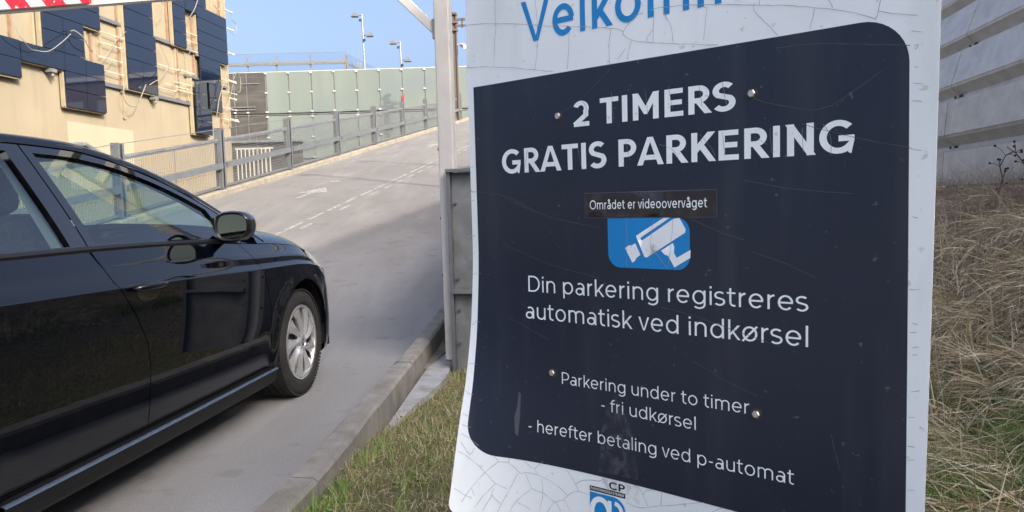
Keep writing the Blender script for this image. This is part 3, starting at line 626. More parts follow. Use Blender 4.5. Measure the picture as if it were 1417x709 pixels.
# ================================================================== SIGN
TH = math.radians(48.8)
ST = Vector((math.sin(TH), -math.cos(TH), 0)); SN = Vector((-math.cos(TH), -math.sin(TH), 0))
SO = hit(648, 200, Vector((0, 1.9, 0)), Vector((0, 1, 0))); SO.z = 0
curl = pchip([0, .3, .396, .586, .686, .85, 1.02, 1.1, 2], [.15, .14, .115, .068, .04, .012, .0, 0, 0])
def sdisp(a, z): return curl(z)*math.exp(-max(a, 0)/.13)+.0025*math.sin(a*7+z*4)*smoothstep(0, .2, a)
def sp_(a, z, h=0):
    d = sdisp(a, z); e = .004
    da = (sdisp(a+e, z)-sdisp(a-e, z))/(2*e); dz = (sdisp(a, z+e)-sdisp(a, z-e))/(2*e)
    n = (SN-ST*da-ZZ*dz).normalized()
    return SO+ST*a+ZZ*z+SN*d+n*h
def sinv(x, y):
    """sheet coordinates (a, z) of a point of the photograph lying on the bent sheet"""
    d = 0
    for _ in range(25):
        p = hit(x, y, SO+SN*d, SN); a = (p-SO).dot(ST); z = p.z; d += .6*(sdisp(a, z)-d)
    return a, z
M['signwhite'] = mixin(mixin(mat('sign_white_sheet', (.83, .90, .93), .38, spec=.5, var=.03, vscale=3, bump=.03, bscale=9), 'noise', 60, .66, .72, (.42, .42, .36), .5), 'noise', 7, .55, .75, (.62, .66, .66), .6, stretch=(1, 1, .25))
M['signblack'] = mixin(mixin(mat('sign_navy_black_film', (.013, .020, .040), .33, spec=.45, var=.1, vscale=5, bump=.02, bscale=9), 'noise', 70, .68, .74, (.12, .13, .15), .7), 'noise', 5, .52, .8, (.045, .052, .065), .7, stretch=(2.5, 2.5, .3))
M['signblue'] = mat('sign_blue_film', (.004, .235, .60), .4, var=.05, vscale=8)
M['letter'] = mixin(mat('sign_white_letter', (.83, .90, .93), .4, var=.03, vscale=14), 'noise', 90, .64, .7, (.4, .42, .45), .5)
M['letterhot'] = M['letter']
M['labelblack'] = mixin(mat('label_black', (.022, .020, .024), .22, spec=.6), 'noise', 40, .5, .7, (.06, .055, .06), .6)
M['crack'] = mat('crack_line', (.34, .385, .44), .9)
M['halo'] = mat('film_edge', (.33, .37, .42), .7)
M['scratch'] = mat('pale_scratch', (.075, .088, .11), .6)
M['stain'] = mat('grey_stain', (.04, .048, .062), .6, var=.3, vscale=50)
M['aluback'] = mat('bare_aluminium_back', (.45, .46, .47), .45, metal=.7, var=.08)
sg = empty('parking_sign', SO+ST*.5, 'large bent white and navy parking rules sign with cracked film, right of the white post', 'sign')
def place(polys2d, m, name, h, parent=None, label=None, step=None, kind=None):
    """polys2d: list of (verts, tris) already in sheet coordinates"""
    b = MB()
    for V, T in polys2d: b.add([sp_(a, z, h) for a, z in V], [tuple(t) for t in T])
    return b.build(name, m, parent or sg, smooth=True, label=label, kind=kind)
# outline tapers slightly to the bottom right
outline = roundrect(0.004, .36, 1.02, 1.80, [.03, .03, .03, .03])
outline = [(a+(.0165*(z-.58)/.84 if a > .9 else 0)+(.006 if a > .9 else 0), z) for a, z in outline]
V_, T_, L_ = fill(outline, .02)
b = MB(); n = len(V_)
b.add([sp_(a, z, 0) for a, z in V_]+[sp_(a, z, -.003) for a, z in V_], [t for t in T_]+[tuple(i+n for i in t[::-1]) for t in T_])
lp = L_[0]; k0 = len(b.v)
for i in range(len(lp)):
    p, q = lp[i], lp[(i+1) % len(lp)]
    if p >= 0 and q >= 0: b.f.append((q, p, p+n, q+n))
sheet_o = b.build('sheet', M['signwhite'], sg, smooth=True, angle=30)
V_, T_, _ = fill(roundrect(.024, .505, .998, 1.402, [.075, .0, .075, .0], 10), .02)
place([(V_, T_)], M['signblack'], 'navy_panel', .0005)
# ---- stroke font
def arc(cx, cy, rx, ry, a0, a1, n=None):
    n = n or max(4, int(abs(a1-a0)/9)); return [(cx+rx*math.cos(math.radians(a0+(a1-a0)*i/n)), cy+ry*math.sin(math.radians(a0+(a1-a0)*i/n))) for i in range(n+1)]
def stroke_poly(pts, w, closed=False):
    """list of convex-ish quads for a mitred stroke"""
    P = [Vector(p) for p in pts]; n = len(P); Lf = []; Rt = []
    for i in range(n):
        if closed: a, c = P[i-1], P[(i+1) % n]
        else: a, c = P[max(i-1, 0)], P[min(i+1, n-1)]
        d1 = (P[i]-a); d2 = (c-P[i])
        if d1.length < 1e-9: d1 = d2
        if d2.length < 1e-9: d2 = d1
        d1 = d1.normalized(); d2 = d2.normalized(); t = (d1+d2)
        t = t.normalized() if t.length > 1e-6 else d1
        nn = Vector((-t.y, t.x)); k = min(2.5, 1/max(.2, nn.dot(Vector((-d1.y, d1.x)))))
        Lf.append(P[i]+nn*w/2*k); Rt.append(P[i]-nn*w/2*k)
    qs = []
    for i in range(n if closed else n-1):
        j = (i+1) % n; qs.append([tuple(Rt[i]), tuple(Rt[j]), tuple(Lf[j]), tuple(Lf[i])])
    return qs
def clipy(poly, y, above):
    out = []; n = len(poly)
    for i in range(n):
        a, c = poly[i], poly[(i+1) % n]; ia = (a[1] >= y) == above or a[1] == y; ic = (c[1] >= y) == above or c[1] == y
        if ia: out.append(a)
        if ia != ic:
            t = (y-a[1])/(c[1]-a[1]); out.append((a[0]+(c[0]-a[0])*t, y))
    return out
def glyph(ch, w):
    """-> advance, list of strokes (pts, closed, clip(lo,hi) or None). cap height 1"""
    h = w/2; X = .73; S_ = []
    def s(pts, closed=False, clip=None): S_.append((pts, closed, clip))
    def bowl(cx, r): return arc(cx, X/2, r-h, X/2-h+.008, 0, 360, 40)[:-1]
    sb = .09                                                      # side bearing
    if ch == ' ': return .30, []
    if ch == '-': s([(sb, .36), (sb+.26, .36)]); return .26+2*sb, S_
    if ch == 'I': s([(sb+h, 0), (sb+h, 1)]); return w+2*sb, S_
    if ch == 'T': s([(.03, 1-h), (.67, 1-h)]); s([(.35, 0), (.35, 1-h)]); return .70, S_
    if ch == 'M':
        s([(sb+h, 0), (sb+h, 1)]); s([(.97-sb-h+.04, 0), (.97-sb-h+.04, 1)]); a = sb+h*.9; c = 1.01-sb-h*.9; m_ = (a+c)/2
        s([(a-.03, 1.05), (m_, .30), (c+.03, 1.05)], clip=(.2, 1)); return 1.01, S_
    if ch == 'N': s([(sb+h, 0), (sb+h, 1)]); s([(.85-sb-h, 0), (.85-sb-h, 1)]); s([(sb+h*.5-.02, 1.05), (.85-sb-h*.5+.02, -.05)], clip=(0, 1)); return .85, S_
    if ch == 'E': s([(sb+h, 0), (sb+h, 1)]); [s([(sb+h, y), (x, y)]) for y, x in ((h, .66), (.505, .62), (1-h, .65))]; return .72, S_
    if ch == 'A': s([(.02+h-.04, -.06), (.43, 1.02+h*.3), (.84-h+.04, -.06)], clip=(0, 1)); s([(.18, .27), (.68, .27)]); return .86, S_
    if ch == 'V': s([(.02+h-.04, 1.06), (.42, -.02-h*.3), (.82-h+.04, 1.06)], clip=(0, 1)); return .84, S_
    if ch == 'K': s([(sb+h, 0), (sb+h, 1)]); s([(sb+h, .34), (.76-h*.4, 1.05)], clip=(0, 1)); s([(.36, .58), (.80-h*.6, -.05)], clip=(0, 1)); return .80, S_
    if ch in 'PRD':
        s([(sb+h, 0), (sb+h, 1)])
        if ch == 'D': s([(sb+h, 1-h), (.40, 1-h)]+arc(.40, .5, .42-h, .5-h, 90, -90, 16)+[(sb+h, h)]); return .88, S_
        b_ = .34 if ch == 'P' else .38; r = (1-b_)/2; xr = .70
        s([(sb+h, 1-h), (xr-r, 1-h)]+arc(xr-r+.0, 1-r, r-h, r-h, 90, -90, 14)+[(sb+h, b_+h)])
        if ch == 'R': s([(.38, .45), (.76-h*.7, -.05)], clip=(0, 1)); return .77, S_
        return .73, S_
    if ch in 'GC':
        cx = .49; rx = .45-h; ry = .5-h+.01
        if ch == 'C': s(arc(cx, .5, rx, ry, 42, 318, 30)); return .86, S_
        s(arc(cx, .5, rx, ry, 44, 322, 30)+[(.87-h, .16+h*.5), (.87-h, .40)]); s([(.87, .50-h*.55), (.50, .50-h*.55)]); return .94, S_
    if ch in 'OØ': s(arc(.52, .5, .47-h, .5-h+.01, 0, 360, 44)[:-1], True); return 1.04, S_
    if ch == 'Y': s([(.0+h, 1.06), (.4, .42), (.8-h, 1.06)], clip=(0, 1)); s([(.4, 0), (.4, .45)]); return .8, S_
    if ch == 'S' or ch == 's':
        H = 1 if ch == 'S' else X; k = H; r1 = .25*k-h*.5+.012; Wd = .66 if ch == 'S' else .50; cx = Wd/2; rx = Wd/2-h-.01
        yt = H-h-r1+.012; yb_ = h+r1-.012
        p = arc(cx+.01, yt, rx, r1, 38, 170, 14)+arc(cx+.01, yt, rx, r1*.92, 180, 225, 5)
        q = arc(cx, yb_, rx*1.04, r1, 45, -10, 7)+arc(cx, yb_, rx*1.04, r1, -20, -146, 14)
        s(p+q); return Wd+.04, S_
    if ch == '2': s(arc(.32, .70, .29-h, .30-h+.01, 160, -28, 18)+[(.50, .44), (.08, h*.9)]); s([(.05, h), (.62, h)]); return .68, S_
    # lowercase
    if ch in 'bdpqg':
        r = .30; left = ch in 'bp'; cx = sb+r if left else sb+r-.02; s(bowl(cx, r), True)
        xs_ = (cx-r+h) if left else (cx+r-h)
        lo, hi = {'b': (0, 1), 'd': (0, 1), 'p': (-.26, X), 'q': (-.26, X), 'g': (.0, X)}[ch]
        if ch == 'g': s([(xs_, X), (xs_, .02)]+arc(cx, .0, r-h, .26-h, 0, -140, 14))
        else: s([(xs_, lo), (xs_, hi)])
        return 2*r+2*sb-.02, S_
    if ch == 'a':
        r = .255; xr = sb+2*r-h+.0
        s([(xr, 0), (xr, .45)]+arc(sb+r+.005, .45, r-h+.0, X-h-.45+.006, 0, 128, 12)); s(arc(sb+r-.035, .215, r-h-.02, .215-h+.01, 0, 360, 30)[:-1], True)
        s([(xr, .425-h*.6), (sb+r-.05, .425-h*.6)]); return 2*r+2*sb-.01, S_
    if ch == 'å':
        adv, t = glyph('a', w); return adv, t+[(arc(.34, .93, .095, .095, 0, 360, 16)[:-1], True, None)]
    if ch == 'e': r = .30; s(arc(sb+r-.02, X/2, r-h, X/2-h+.008, 4, 318, 32)); s([(sb+h-.02, X/2), (sb+2*r-.02-h*.4, X/2)]); return 2*r+2*sb-.04, S_
    if ch in 'oø':
        r = .31; s(arc(sb+r-.02, X/2, r-h, X/2-h+.008, 0, 360, 40)[:-1], True)
        if ch == 'ø': S_.append(([(sb-.01, -.02), (sb+2*r-.03, X+.02)], False, None))
        return 2*r+2*sb-.04, S_
    if ch == 'i': s([(sb+h, 0), (sb+h, X)]); s([(sb+h, .86), (sb+h, .98)]); return w+2*sb, S_
    if ch == 'l': s([(sb+h, 0), (sb+h, 1)]); return w+2*sb, S_
    if ch == 'k': s([(sb+h, 0), (sb+h, 1)]); s([(sb+h, .20), (.58-h*.3, X+.04)], clip=(0, X)); s([(.28, .40), (.62-h*.7, -.05)], clip=(0, 1)); return .61, S_
    if ch == 'r': s([(sb+h, 0), (sb+h, X)]); s(arc(sb+h+.26, X-.30, .26, .30-h+.01, 176, 96, 9)); return .43, S_
    if ch == 't': s([(.17+h*.2, .93), (.17+h*.2, .22)]+arc(.17+h*.2+.17, .20, .17, .20-h+.01, 180, 285, 9)); s([(.03, X-h), (.40, X-h)]); return .45, S_
    if ch == 'f': s([(.18, 0), (.18, .78)]+arc(.18+.17, .80, .17, .20-h+.015, 180, 75, 9)); s([(.04, X-h), (.40, X-h)]); return .42, S_
    if ch in 'nhu':
        x1 = sb+h; x2 = .58; 
        if ch == 'u':
            s([(x1, X), (x1, .28)]+arc((x1+x2)/2, .28, (x2-x1)/2, .28-h+.01, 180, 360, 16)[1:]); s([(x2, 0), (x2, X)]); return x2+h+sb, S_
        s([(x1, 0), (x1, X if ch == 'n' else 1)]); s(arc((x1+x2)/2, X-.28, (x2-x1)/2, .28-h+.01, 180, 0, 16)+[(x2, 0)]); return x2+h+sb, S_
    if ch == 'm':
        x1 = sb+h; x2 = .52; x3 = .95
        s([(x1, 0), (x1, X)]); s(arc((x1+x2)/2, X-.24, (x2-x1)/2, .24-h+.01, 180, 0, 14)+[(x2, 0)]); s(arc((x2+x3)/2, X-.24, (x3-x2)/2, .24-h+.01, 180, 0, 14)+[(x3, 0)]); return x3+h+sb, S_
    if ch == 'v': s([(.02+h-.02, X+.05), (.285, -.02-h*.3), (.55-h+.02, X+.05)], clip=(0, X)); return .57, S_
    raise ValueError(ch)
def glyph_mesh(ch, w):
    adv, st = glyph(ch, w); polys = []
    for pts, closed, clip in st:
        for q in stroke_poly(pts, w, closed):
            if clip: q = clipy(clipy(q, clip[0], True), clip[1], False)
            if len(q) >= 3: polys.append(q)
    if not polys: return adv, [], []
    vs = []; es = []
    for q in polys:
        k = len(vs); vs += [Vector(p) for p in q]; es += [(k+i, k+(i+1) % len(q)) for i in range(len(q))]
    r = delaunay_2d_cdt(vs, es, [], 0, 1e-5); V = [tuple(v) for v in r[0]]; T = []
    bb = [(min(p[0] for p in q), max(p[0] for p in q), min(p[1] for p in q), max(p[1] for p in q)) for q in polys]
    for t in r[2]:
        c = (sum(V[i][0] for i in t)/3, sum(V[i][1] for i in t)/3)
        for q, (x0, x1, y0, y1) in zip(polys, bb):
            if x0 <= c[0] <= x1 and y0 <= c[1] <= y1 and inpoly(c, q):
                a, b_, d = (V[i] for i in t)
                if (b_[0]-a[0])*(d[1]-a[1])-(b_[1]-a[1])*(d[0]-a[0]) < 0: t = t[::-1]
                T.append(tuple(t)); break
    return adv, V, T
GC = {}
def text(txt, a0, z0, a1, z1, cap, w, m, name='lettering', h=.001, grow=0, label=None, track=0, ym=None):
    """text from (a0,z0) to (a1,z1) along the sheet; cap = cap height in metres"""
    out = []; x = 0; items = []
    for ch in txt:
        key = (ch, round(w+grow, 3))
        if key not in GC: GC[key] = glyph_mesh(ch, w) if not grow else glyph_mesh(ch, w)
        adv, V, T = GC[key]; items.append((x, V, T)); x += adv+track
    tot = x-track; first = .09 if txt[0] not in 'VTA' else .02; last = .09 if txt[-1] not in 'VTAS' else .03
    if ym is not None: tot = ym
    sx = (a1-a0)/(tot-first-last) if ym is None else cap
    for x, V, T in items:
        if T: out.append(([(a0+(x-first+p[0])*sx, z0+(z1-z0)*((x+p[0])/tot)+p[1]*cap) for p in V], T))
    return place(out, m, name, h, label=label, kind='stuff')
text('2 TIMERS', .331, 1.2795, .702, 1.2795, .0545, .180, M['letter'])
text('GRATIS PARKERING', .114, 1.187, .912, 1.187, .0565, .180, M['letter'])
text('Din parkering registreres', .182, .908, .834, .908, .0375, .092, M['letter'])
text('automatisk ved indkørsel', .174, .844, .836, .844, .0385, .092, M['letter'])
text('Parkering under to timer', .277, .700, .724, .7035, .0275, .085, M['letter'])
text('- fri udkørsel', .384, .656, .613, .652, .0275, .085, M['letter'])
text('- herefter betaling ved p-automat', .184, .577, .809, .585, .0285, .085, M['letter'])
text('Velkommen', .188, 1.482, .862, 1.482, .092, .135, M['signblue'])
# label strip and camera icon
V_, T_, _ = fill([(.353, 1.081), (.662, 1.080), (.662, 1.1315), (.352, 1.133)], .03)
place([(V_, T_)], M['labelblack'], 'label_strip', .0016)
V_, T_, _ = fill([(.3515, 1.0795), (.6635, 1.0785), (.6635, 1.133), (.3505, 1.1345)], .03)
place([(V_, T_)], M['scratch'], 'label_edge', .0012)
text('Området er videoovervåget', .367, 1.0985, .642, 1.0985, .0195, .115, M['letter'], h=.0022)
V_, T_, _ = fill(roundrect(.411, .974, .605, 1.0785, [.03, .028, .028, 0], 8), .02); place([(V_, T_)], M['signblue'], 'camera_icon', .001)
def ipoly(pix):   # icon outlines, pixels of an enlarged view
    return [sinv(830+x*180/1160, 280+y*110/709) for x, y in pix]
icon = [[(325, 300), (570, 140), (628, 138), (365, 318), (372, 338), (388, 336), (660, 148), (712, 140), (768, 240), (764, 272), (425, 492), (402, 490)],
        [(228, 408), (262, 384), (290, 384), (320, 365), (366, 470), (330, 496), (318, 522), (293, 540)],
        [(548, 432), (655, 364), (668, 400), (664, 452), (688, 496), (812, 426), (810, 498), (668, 582), (612, 478), (580, 468)]]
out = []
for pl2 in icon: V_, T_, _ = fill(ipoly(pl2), .02); out.append((V_, T_))
place(out, M['letter'], 'camera_pictogram', .0014)
# CP logo at the foot
def sq(x0, z0, x1, z1): return fill([(x0, z0), (x1, z0), (x1, z1), (x0, z1)], .03)[:2]
la, lb = .350, .442
place([sq(la, .4685, lb, .4795)], M['labelblack'], 'logo_bar', .0006)
text('PARKERINGSSYSTEMER', la+.003, .4715, lb-.003, .4715, .0055, .13, M['letter'], h=.001)
text('CP', .402, .482, .440, .482, .017, .17, M['labelblack'], h=.0008)
V_, T_, _ = fill(roundrect(la, .37, lb, .4655, [.0, .0, .03, 0], 6), .02); place([(V_, T_)], M['signblue'], 'logo_square', .0006)
c_ = [stroke_poly(arc(.378, .425, .022, .028, -60, 235, 20), .012), stroke_poly(arc(.415, .43, .018, .022, 90, -90, 14), .010), stroke_poly([(.402, .375), (.402, .455)], .010)]
for q in c_: place([([tuple(p) for k in q for p in k], [(4*i, 4*i+1, 4*i+2, 4*i+3) for i in range(len(q))])], M['letter'], 'logo_mark', .0011+.0002*c_.index(q))
# bolts and posts behind
M['bolt'] = mat('zinc_bolt', (.62, .6, .55), .3, metal=.85, var=.1, vscale=60); M['rustring'] = mat('rust_stain', (.05, .04, .035), .8)
for x, y in ((773, 161), (1041, 130), (765, 516), (1047, 573)):
    a, z = sinv(x, y); c = sp_(a, z, .0005); n = (sp_(a, z, .1)-sp_(a, z, 0)).normalized()
    b = MB(); b.lathe([(0, .0006), (.0115, .0006), (.0115, -.0004)], c, n, 20); b.build('washer_stain', M['rustring'], sg)
    b = MB(); b.lathe([(0, .006), (.0062, .006), (.0076, .0048), (.0076, 0)], c, n, 6); b.build('bolt_head', M['bolt'], sg, bevel=0)
for a in (.265, .737):
    b = MB(); b.box(SO+ST*a-SN*.075+ZZ*.85, ST*.06, SN*.09, ZZ*2.0); b.build('sign_post', M['galv'], sg, bevel=.004)
    for z in (.62, 1.2, 1.65): b = MB(); b.box(SO+ST*a-SN*.016+ZZ*z, ST*.12, SN*.022, ZZ*.04); b.build('clamp', M['galvdark'], sg)
# cracks in the film, each traced as a thin split
def cv(pix, org, sc_): return [(org[0]+x/sc_, org[1]+y/sc_) for x, y in pix]
CR = []
A1, s1 = (630, 0), 5.91; A2, s2 = (830, 0), 5.909; A3, s3 = (1060, 0), 5.454; A4, s4 = (600, 560), 4.757; A5, s5 = (810, 620), 7.458; A6, s6 = (1230, 380), 3.941; A7, s7 = (1240, 0), 1.97; A8, s8 = (1240, 250), 1.545
for p in ([(70, 212), (180, 198), (360, 195), (540, 200), (640, 207), (800, 216), (1000, 218), (1182, 226)], [(75, 553), (240, 550), (420, 555), (600, 568), (800, 587)], [(330, 0), (330, 120), (335, 200), (325, 350), (315, 545)], [(655, 0), (665, 90), (678, 300), (668, 450), (655, 570)], [(935, 230), (930, 400), (920, 570)], [(930, 60), (975, 35)]): CR.append((cv(p, A1, s1), 0))
for p in ([(0, 226), (120, 235), (195, 260)], [(360, 110), (300, 130), (240, 190), (195, 260), (205, 295), (265, 330), (400, 348), (700, 362), (970, 370)], [(410, 80), (500, 66), (640, 48), (800, 42), (1000, 40), (1359, 46)], [(95, 240), (82, 330), (78, 430), (82, 525)], [(330, 0), (355, 50)], [(445, 90), (438, 240), (440, 345)], [(438, 245), (395, 295), (385, 340)], [(530, 100), (545, 150), (575, 195), (595, 260), (597, 340)], [(885, 55), (870, 150), (850, 330)], [(1258, 60), (1275, 105), (1320, 150), (1359, 190)], [(1312, 0), (1306, 42)], [(265, 335), (240, 400), (230, 490)], [(215, 400), (145, 495)]): CR.append((cv(p, A2, s2), 0))
for p in ([(0, 40), (150, 43), (300, 52), (450, 66), (600, 86), (720, 112), (835, 146)], [(0, 175), (40, 210), (90, 268)], [(370, 75), (355, 130), (332, 230)], [(470, 0), (495, 35), (505, 65)], [(868, 0), (850, 80), (830, 140)], [(850, 85), (950, 100), (1080, 114), (1270, 116)], [(1100, 235), (1180, 243), (1268, 240)], [(1125, 342), (1200, 342), (1262, 336)], [(1130, 372), (1152, 350)], [(1125, 506), (1190, 514), (1255, 512)], [(1112, 628), (1180, 633), (1250, 630)]): CR.append((cv(p, A3, s3), 0))
for p in ([(180, 190), (240, 225), (320, 290)], [(165, 310), (215, 335), (280, 385), (340, 445), (410, 520)], [(320, 280), (360, 305), (405, 345), (430, 375)], [(500, 330), (495, 380)], [(430, 375), (340, 445), (260, 535), (185, 640)], [(430, 375), (490, 382), (540, 415), (570, 450), (620, 448), (690, 465), (780, 510), (850, 560), (885, 600)], [(555, 455), (500, 560), (450, 650), (425, 705)], [(610, 455), (645, 550), (720, 580), (760, 610), (795, 640)], [(575, 340), (620, 390), (670, 422), (720, 370)], [(670, 422), (682, 450)], [(715, 490), (722, 580), (700, 700)], [(645, 558), (600, 590), (540, 640), (505, 705)], [(855, 400), (900, 460), (935, 520), (955, 570)], [(938, 522), (980, 500), (1040, 495), (1094, 505)], [(955, 570), (900, 585), (850, 630), (795, 642), (750, 705)], [(410, 520), (485, 555)], [(410, 520), (330, 600), (270, 680)], [(400, 550), (385, 595), (440, 650)], [(385, 595), (320, 700)], [(135, 550), (195, 590), (250, 610)], [(250, 550), (270, 600)], [(180, 245), (240, 330), (270, 285)], [(805, 640), (840, 700)], [(860, 620), (900, 700)], [(550, 640), (640, 690)], [(190, 130), (245, 150)], [(195, 60), (235, 80)], [(955, 570), (1015, 590)]): CR.append((cv(p, A4, s4), 0))
for p in ([(0, 330), (80, 332), (150, 340), (190, 320)], [(190, 320), (220, 380), (255, 440)], [(515, 365), (570, 430), (610, 510), (650, 605)], [(590, 480), (640, 440), (710, 428)], [(795, 445), (780, 595)], [(430, 560), (560, 615), (700, 605), (900, 590), (1230, 560)], [(1300, 660), (1417, 615)]): CR.append((cv(p, A5, s5), 0))
for p in ([(92, 76), (140, 84), (190, 76)], [(85, 262), (130, 266), (182, 276)], [(80, 330), (120, 318), (180, 322)], [(75, 430), (130, 400), (165, 395)], [(75, 430), (130, 437), (175, 437)], [(72, 632), (120, 638), (168, 634)]): CR.append((cv(p, A6, s6), 0))
for p in ([(43, 275), (70, 277), (104, 276)], [(38, 405), (70, 410), (98, 408)], [(33, 590), (60, 594), (86, 596)]): CR.append((cv(p, A7, s7), 0))
for p in ([(12, 505), (40, 506)], [(10, 566), (40, 570)], [(10, 598), (40, 597)], [(8, 660), (40, 662)]): CR.append((cv(p, A8, s8), 0))
for x0, y0, y1 in ((640, 230, 231), (641, 275, 277), (643, 330, 326), (651, 380, 378), (650, 450, 445), (644, 505, 503), (640, 540, 545)): CR.append(([(x0+4, y0), (x0+9, y1), (x0+15, y1+1)], 0))
SC = [([(770, 160), (800, 140), (845, 96)], 1), ([(1040, 135), (1060, 142), (1100, 150), (1142, 150), (1190, 120), (1222, 97)], 1), ([(1080, 72), (1075, 66), (1080, 66), (1130, 61), (1260, 63)], 1), ([(700, 275), (760, 300), (830, 315)], 1), ([(700, 340), (760, 365), (830, 385)], 1), ([(915, 425), (960, 437), (1080, 480)], 1), ([(955, 303), (1000, 322), (1030, 332)], 1), ([(1040, 349), (1080, 362), (1130, 385)], 1), ([(1030, 250), (1100, 262), (1180, 268)], 1), ([(1110, 172), (1180, 190), (1260, 205)], 1), ([(960, 500), (1010, 530), (1050, 548)], 1), ([(650, 265), (700, 272), (740, 292)], 1), ([(1150, 600), (1162, 650)], 1), ([(705, 440), (760, 470)], 1)]
def thin(lst, m, name, wd, h, white=False):
    b = MB()
    for pix, _ in lst:
        P = [sinv(x, y) for x, y in pix]; P = [p for i, p in enumerate(P) if i == 0 or (p[0]-P[i-1][0])**2+(p[1]-P[i-1][1])**2 > 1e-6]
        Q = []
        for i in range(len(P)-1):
            p0, p1, p2, p3 = [Vector(q) for q in (P[max(i-1, 0)], P[i], P[i+1], P[min(i+2, len(P)-1)])]
            nn = max(2, int((p2-p1).length/.012))
            for k in range(nn):
                t = k/nn; q = .5*((2*p1)+(p2-p0)*t+(2*p0-5*p1+4*p2-p3)*t*t+(3*p1-p0-3*p2+p3)*t**3); q += Vector((random.gauss(0, .0004), random.gauss(0, .0004))); Q.append(q)
        Q.append(Vector(P[-1]))
        if len(Q) < 2: continue
        for i in range(len(Q)-1):
            if white and .055 < Q[i].x < .9985 and .509 < Q[i].y < 1.3985 and not (Q[i].x > .96 and Q[i].y > 1.37): continue
            if Q[i].x > 1.018 or Q[i+1].x > 1.018: continue
            d = (Q[i+1]-Q[i]).normalized(); n_ = Vector((-d.y, d.x))*wd*random.uniform(.35, .65)
            k = len(b.v); b.v += [tuple(sp_(*(Q[i]+n_), h)), tuple(sp_(*(Q[i]-n_), h)), tuple(sp_(*(Q[i+1]-n_), h)), tuple(sp_(*(Q[i+1]+n_), h))]; b.f.append((k, k+1, k+2, k+3))
    b.build(name, m, sg, kind='stuff')
thin(CR, M['crack'], 'film_cracks', .0009, .0013, True)
thin(SC, M['scratch'], 'film_scratches', .0009, .0014)
thin([([(905+.0, 305), (901, 340), (912, 355), (924, 372)], 0), ([(932, 303), (930, 330), (925, 372)], 0), ([(868, 302), (868, 368)], 0)], M['crack'], 'film_cracks', .0008, .0019)
DK = [([(806, 140), (812, 150), (809, 172)], 0), ([(846, 128), (850, 165)], 0), ([(893, 125), (897, 160)], 0), ([(925, 120), (931, 150)], 0), ([(968, 118), (972, 148)], 0), ([(1000, 115), (1006, 145)], 0), ([(800, 205), (806, 235)], 0), ([(866, 195), (872, 222)], 0), ([(913, 200), (930, 206), (940, 222)], 0), ([(968, 186), (985, 205), (990, 215)], 0), ([(1000, 182), (1003, 215)], 0), ([(1066, 178), (1068, 212)], 0), ([(1110, 178), (1112, 210)], 0), ([(1140, 172), (1150, 190), (1150, 215)], 0), ([(730, 208), (726, 238)], 0), ([(1045, 190), (1062, 200)], 0)]
M['hair'] = mat('hairline_crack', (.22, .25, .29), .9)
thin(DK, M['hair'], 'hairline_cracks', .0007, .0014)
# the pale smear and the tape residue
for pix, nm in (([(718, 542), (721, 545), (720, 575), (717, 604), (713, 600), (712, 578), (716, 562)], 'smear'),):
    V_, T_, _ = fill([sinv(x, y) for x, y in pix], .02); place([(V_, T_)], M['scratch'], nm, .0009)
mt_ = bpy.data.materials.new('tape_residue'); mt_.use_nodes = True; nt = mt_.node_tree; L = nt.links.new; bs = nt.nodes['Principled BSDF']; bs.inputs['Base Color'].default_value = (.24, .26, .27, 1); bs.inputs['Roughness'].default_value = .7
tc = nt.nodes.new('ShaderNodeTexCoord'); nz = nt.nodes.new('ShaderNodeTexNoise'); nz.inputs['Scale'].default_value = 55; nz.inputs['Detail'].default_value = 8; L(tc.outputs['Object'], nz.inputs[0])
mr = nt.nodes.new('ShaderNodeMapRange'); mr.inputs['From Min'].default_value = .46; mr.inputs['From Max'].default_value = .72; mr.inputs['To Min'].default_value = .03; mr.inputs['To Max'].default_value = .30; L(nz.outputs[0], mr.inputs[0]); L(mr.outputs[0], bs.inputs['Alpha'])
V_, T_, _ = fill([sinv(x, y) for x, y in [(848, 545), (855, 548), (872, 580), (880, 620), (884, 664), (829, 652), (833, 600), (838, 565)]], .02); place([(V_, T_)], mt_, 'tape_residue', .0019)
V_, T_, _ = fill([sinv(x, y) for x, y in [(832, 658), (885, 671), (886, 700), (866, 684), (835, 680)]], .02); place([(V_, T_)], mt_, 'tape_residue', .0006)
# ================================================================== CAR
HD = math.radians(7)
CF = Vector((math.sin(HD), math.cos(HD), 0)); CRt = Vector((math.cos(HD), -math.sin(HD), 0))
wc = hit(417, 471, Vector((0, 4.5, 0)), Vector((0, 1, 0)))
HWH = .842                                         # half track measured to the wheel face
c0 = Vector((wc.x, wc.y, 0)) - CRt*HWH             # ground point under the middle of the front axle
car = empty('parked_car', c0, 'black four door hatchback with silver wheel covers on the lane beside the kerb', 'car', rz=-HD)
# car frame: s forward, y to the right, z up  ->  object local X=right, Y=forward
def build_car(b, name, m, parent=None, **k):
    """b holds points (right, forward, up) in the car's own frame"""
    w = [CRt*p[0]+CF*p[1]+ZZ*p[2]+c0 for p in b.v]; b.v = w; return b.build(name, m, parent or car, **k)
paint = bpy.data.materials.new('black_car_paint'); paint.use_nodes = True; bs = paint.node_tree.nodes['Principled BSDF']
bs.inputs['Base Color'].default_value = (.004, .005, .009, 1); bs.inputs['Roughness'].default_value = .35; bs.inputs['Metallic'].default_value = 0; bs.inputs['Specular IOR Level'].default_value = 0
bs.inputs['Coat Weight'].default_value = 1; bs.inputs['Coat Roughness'].default_value = .015; bs.inputs['Coat IOR'].default_value = 1.6
nt = paint.node_tree; L = nt.links.new; tc = nt.nodes.new('ShaderNodeTexCoord')
nz = nt.nodes.new('ShaderNodeTexNoise'); nz.inputs['Scale'].default_value = 260; nz.inputs['Detail'].default_value = 2; L(tc.outputs['Object'], nz.inputs[0])
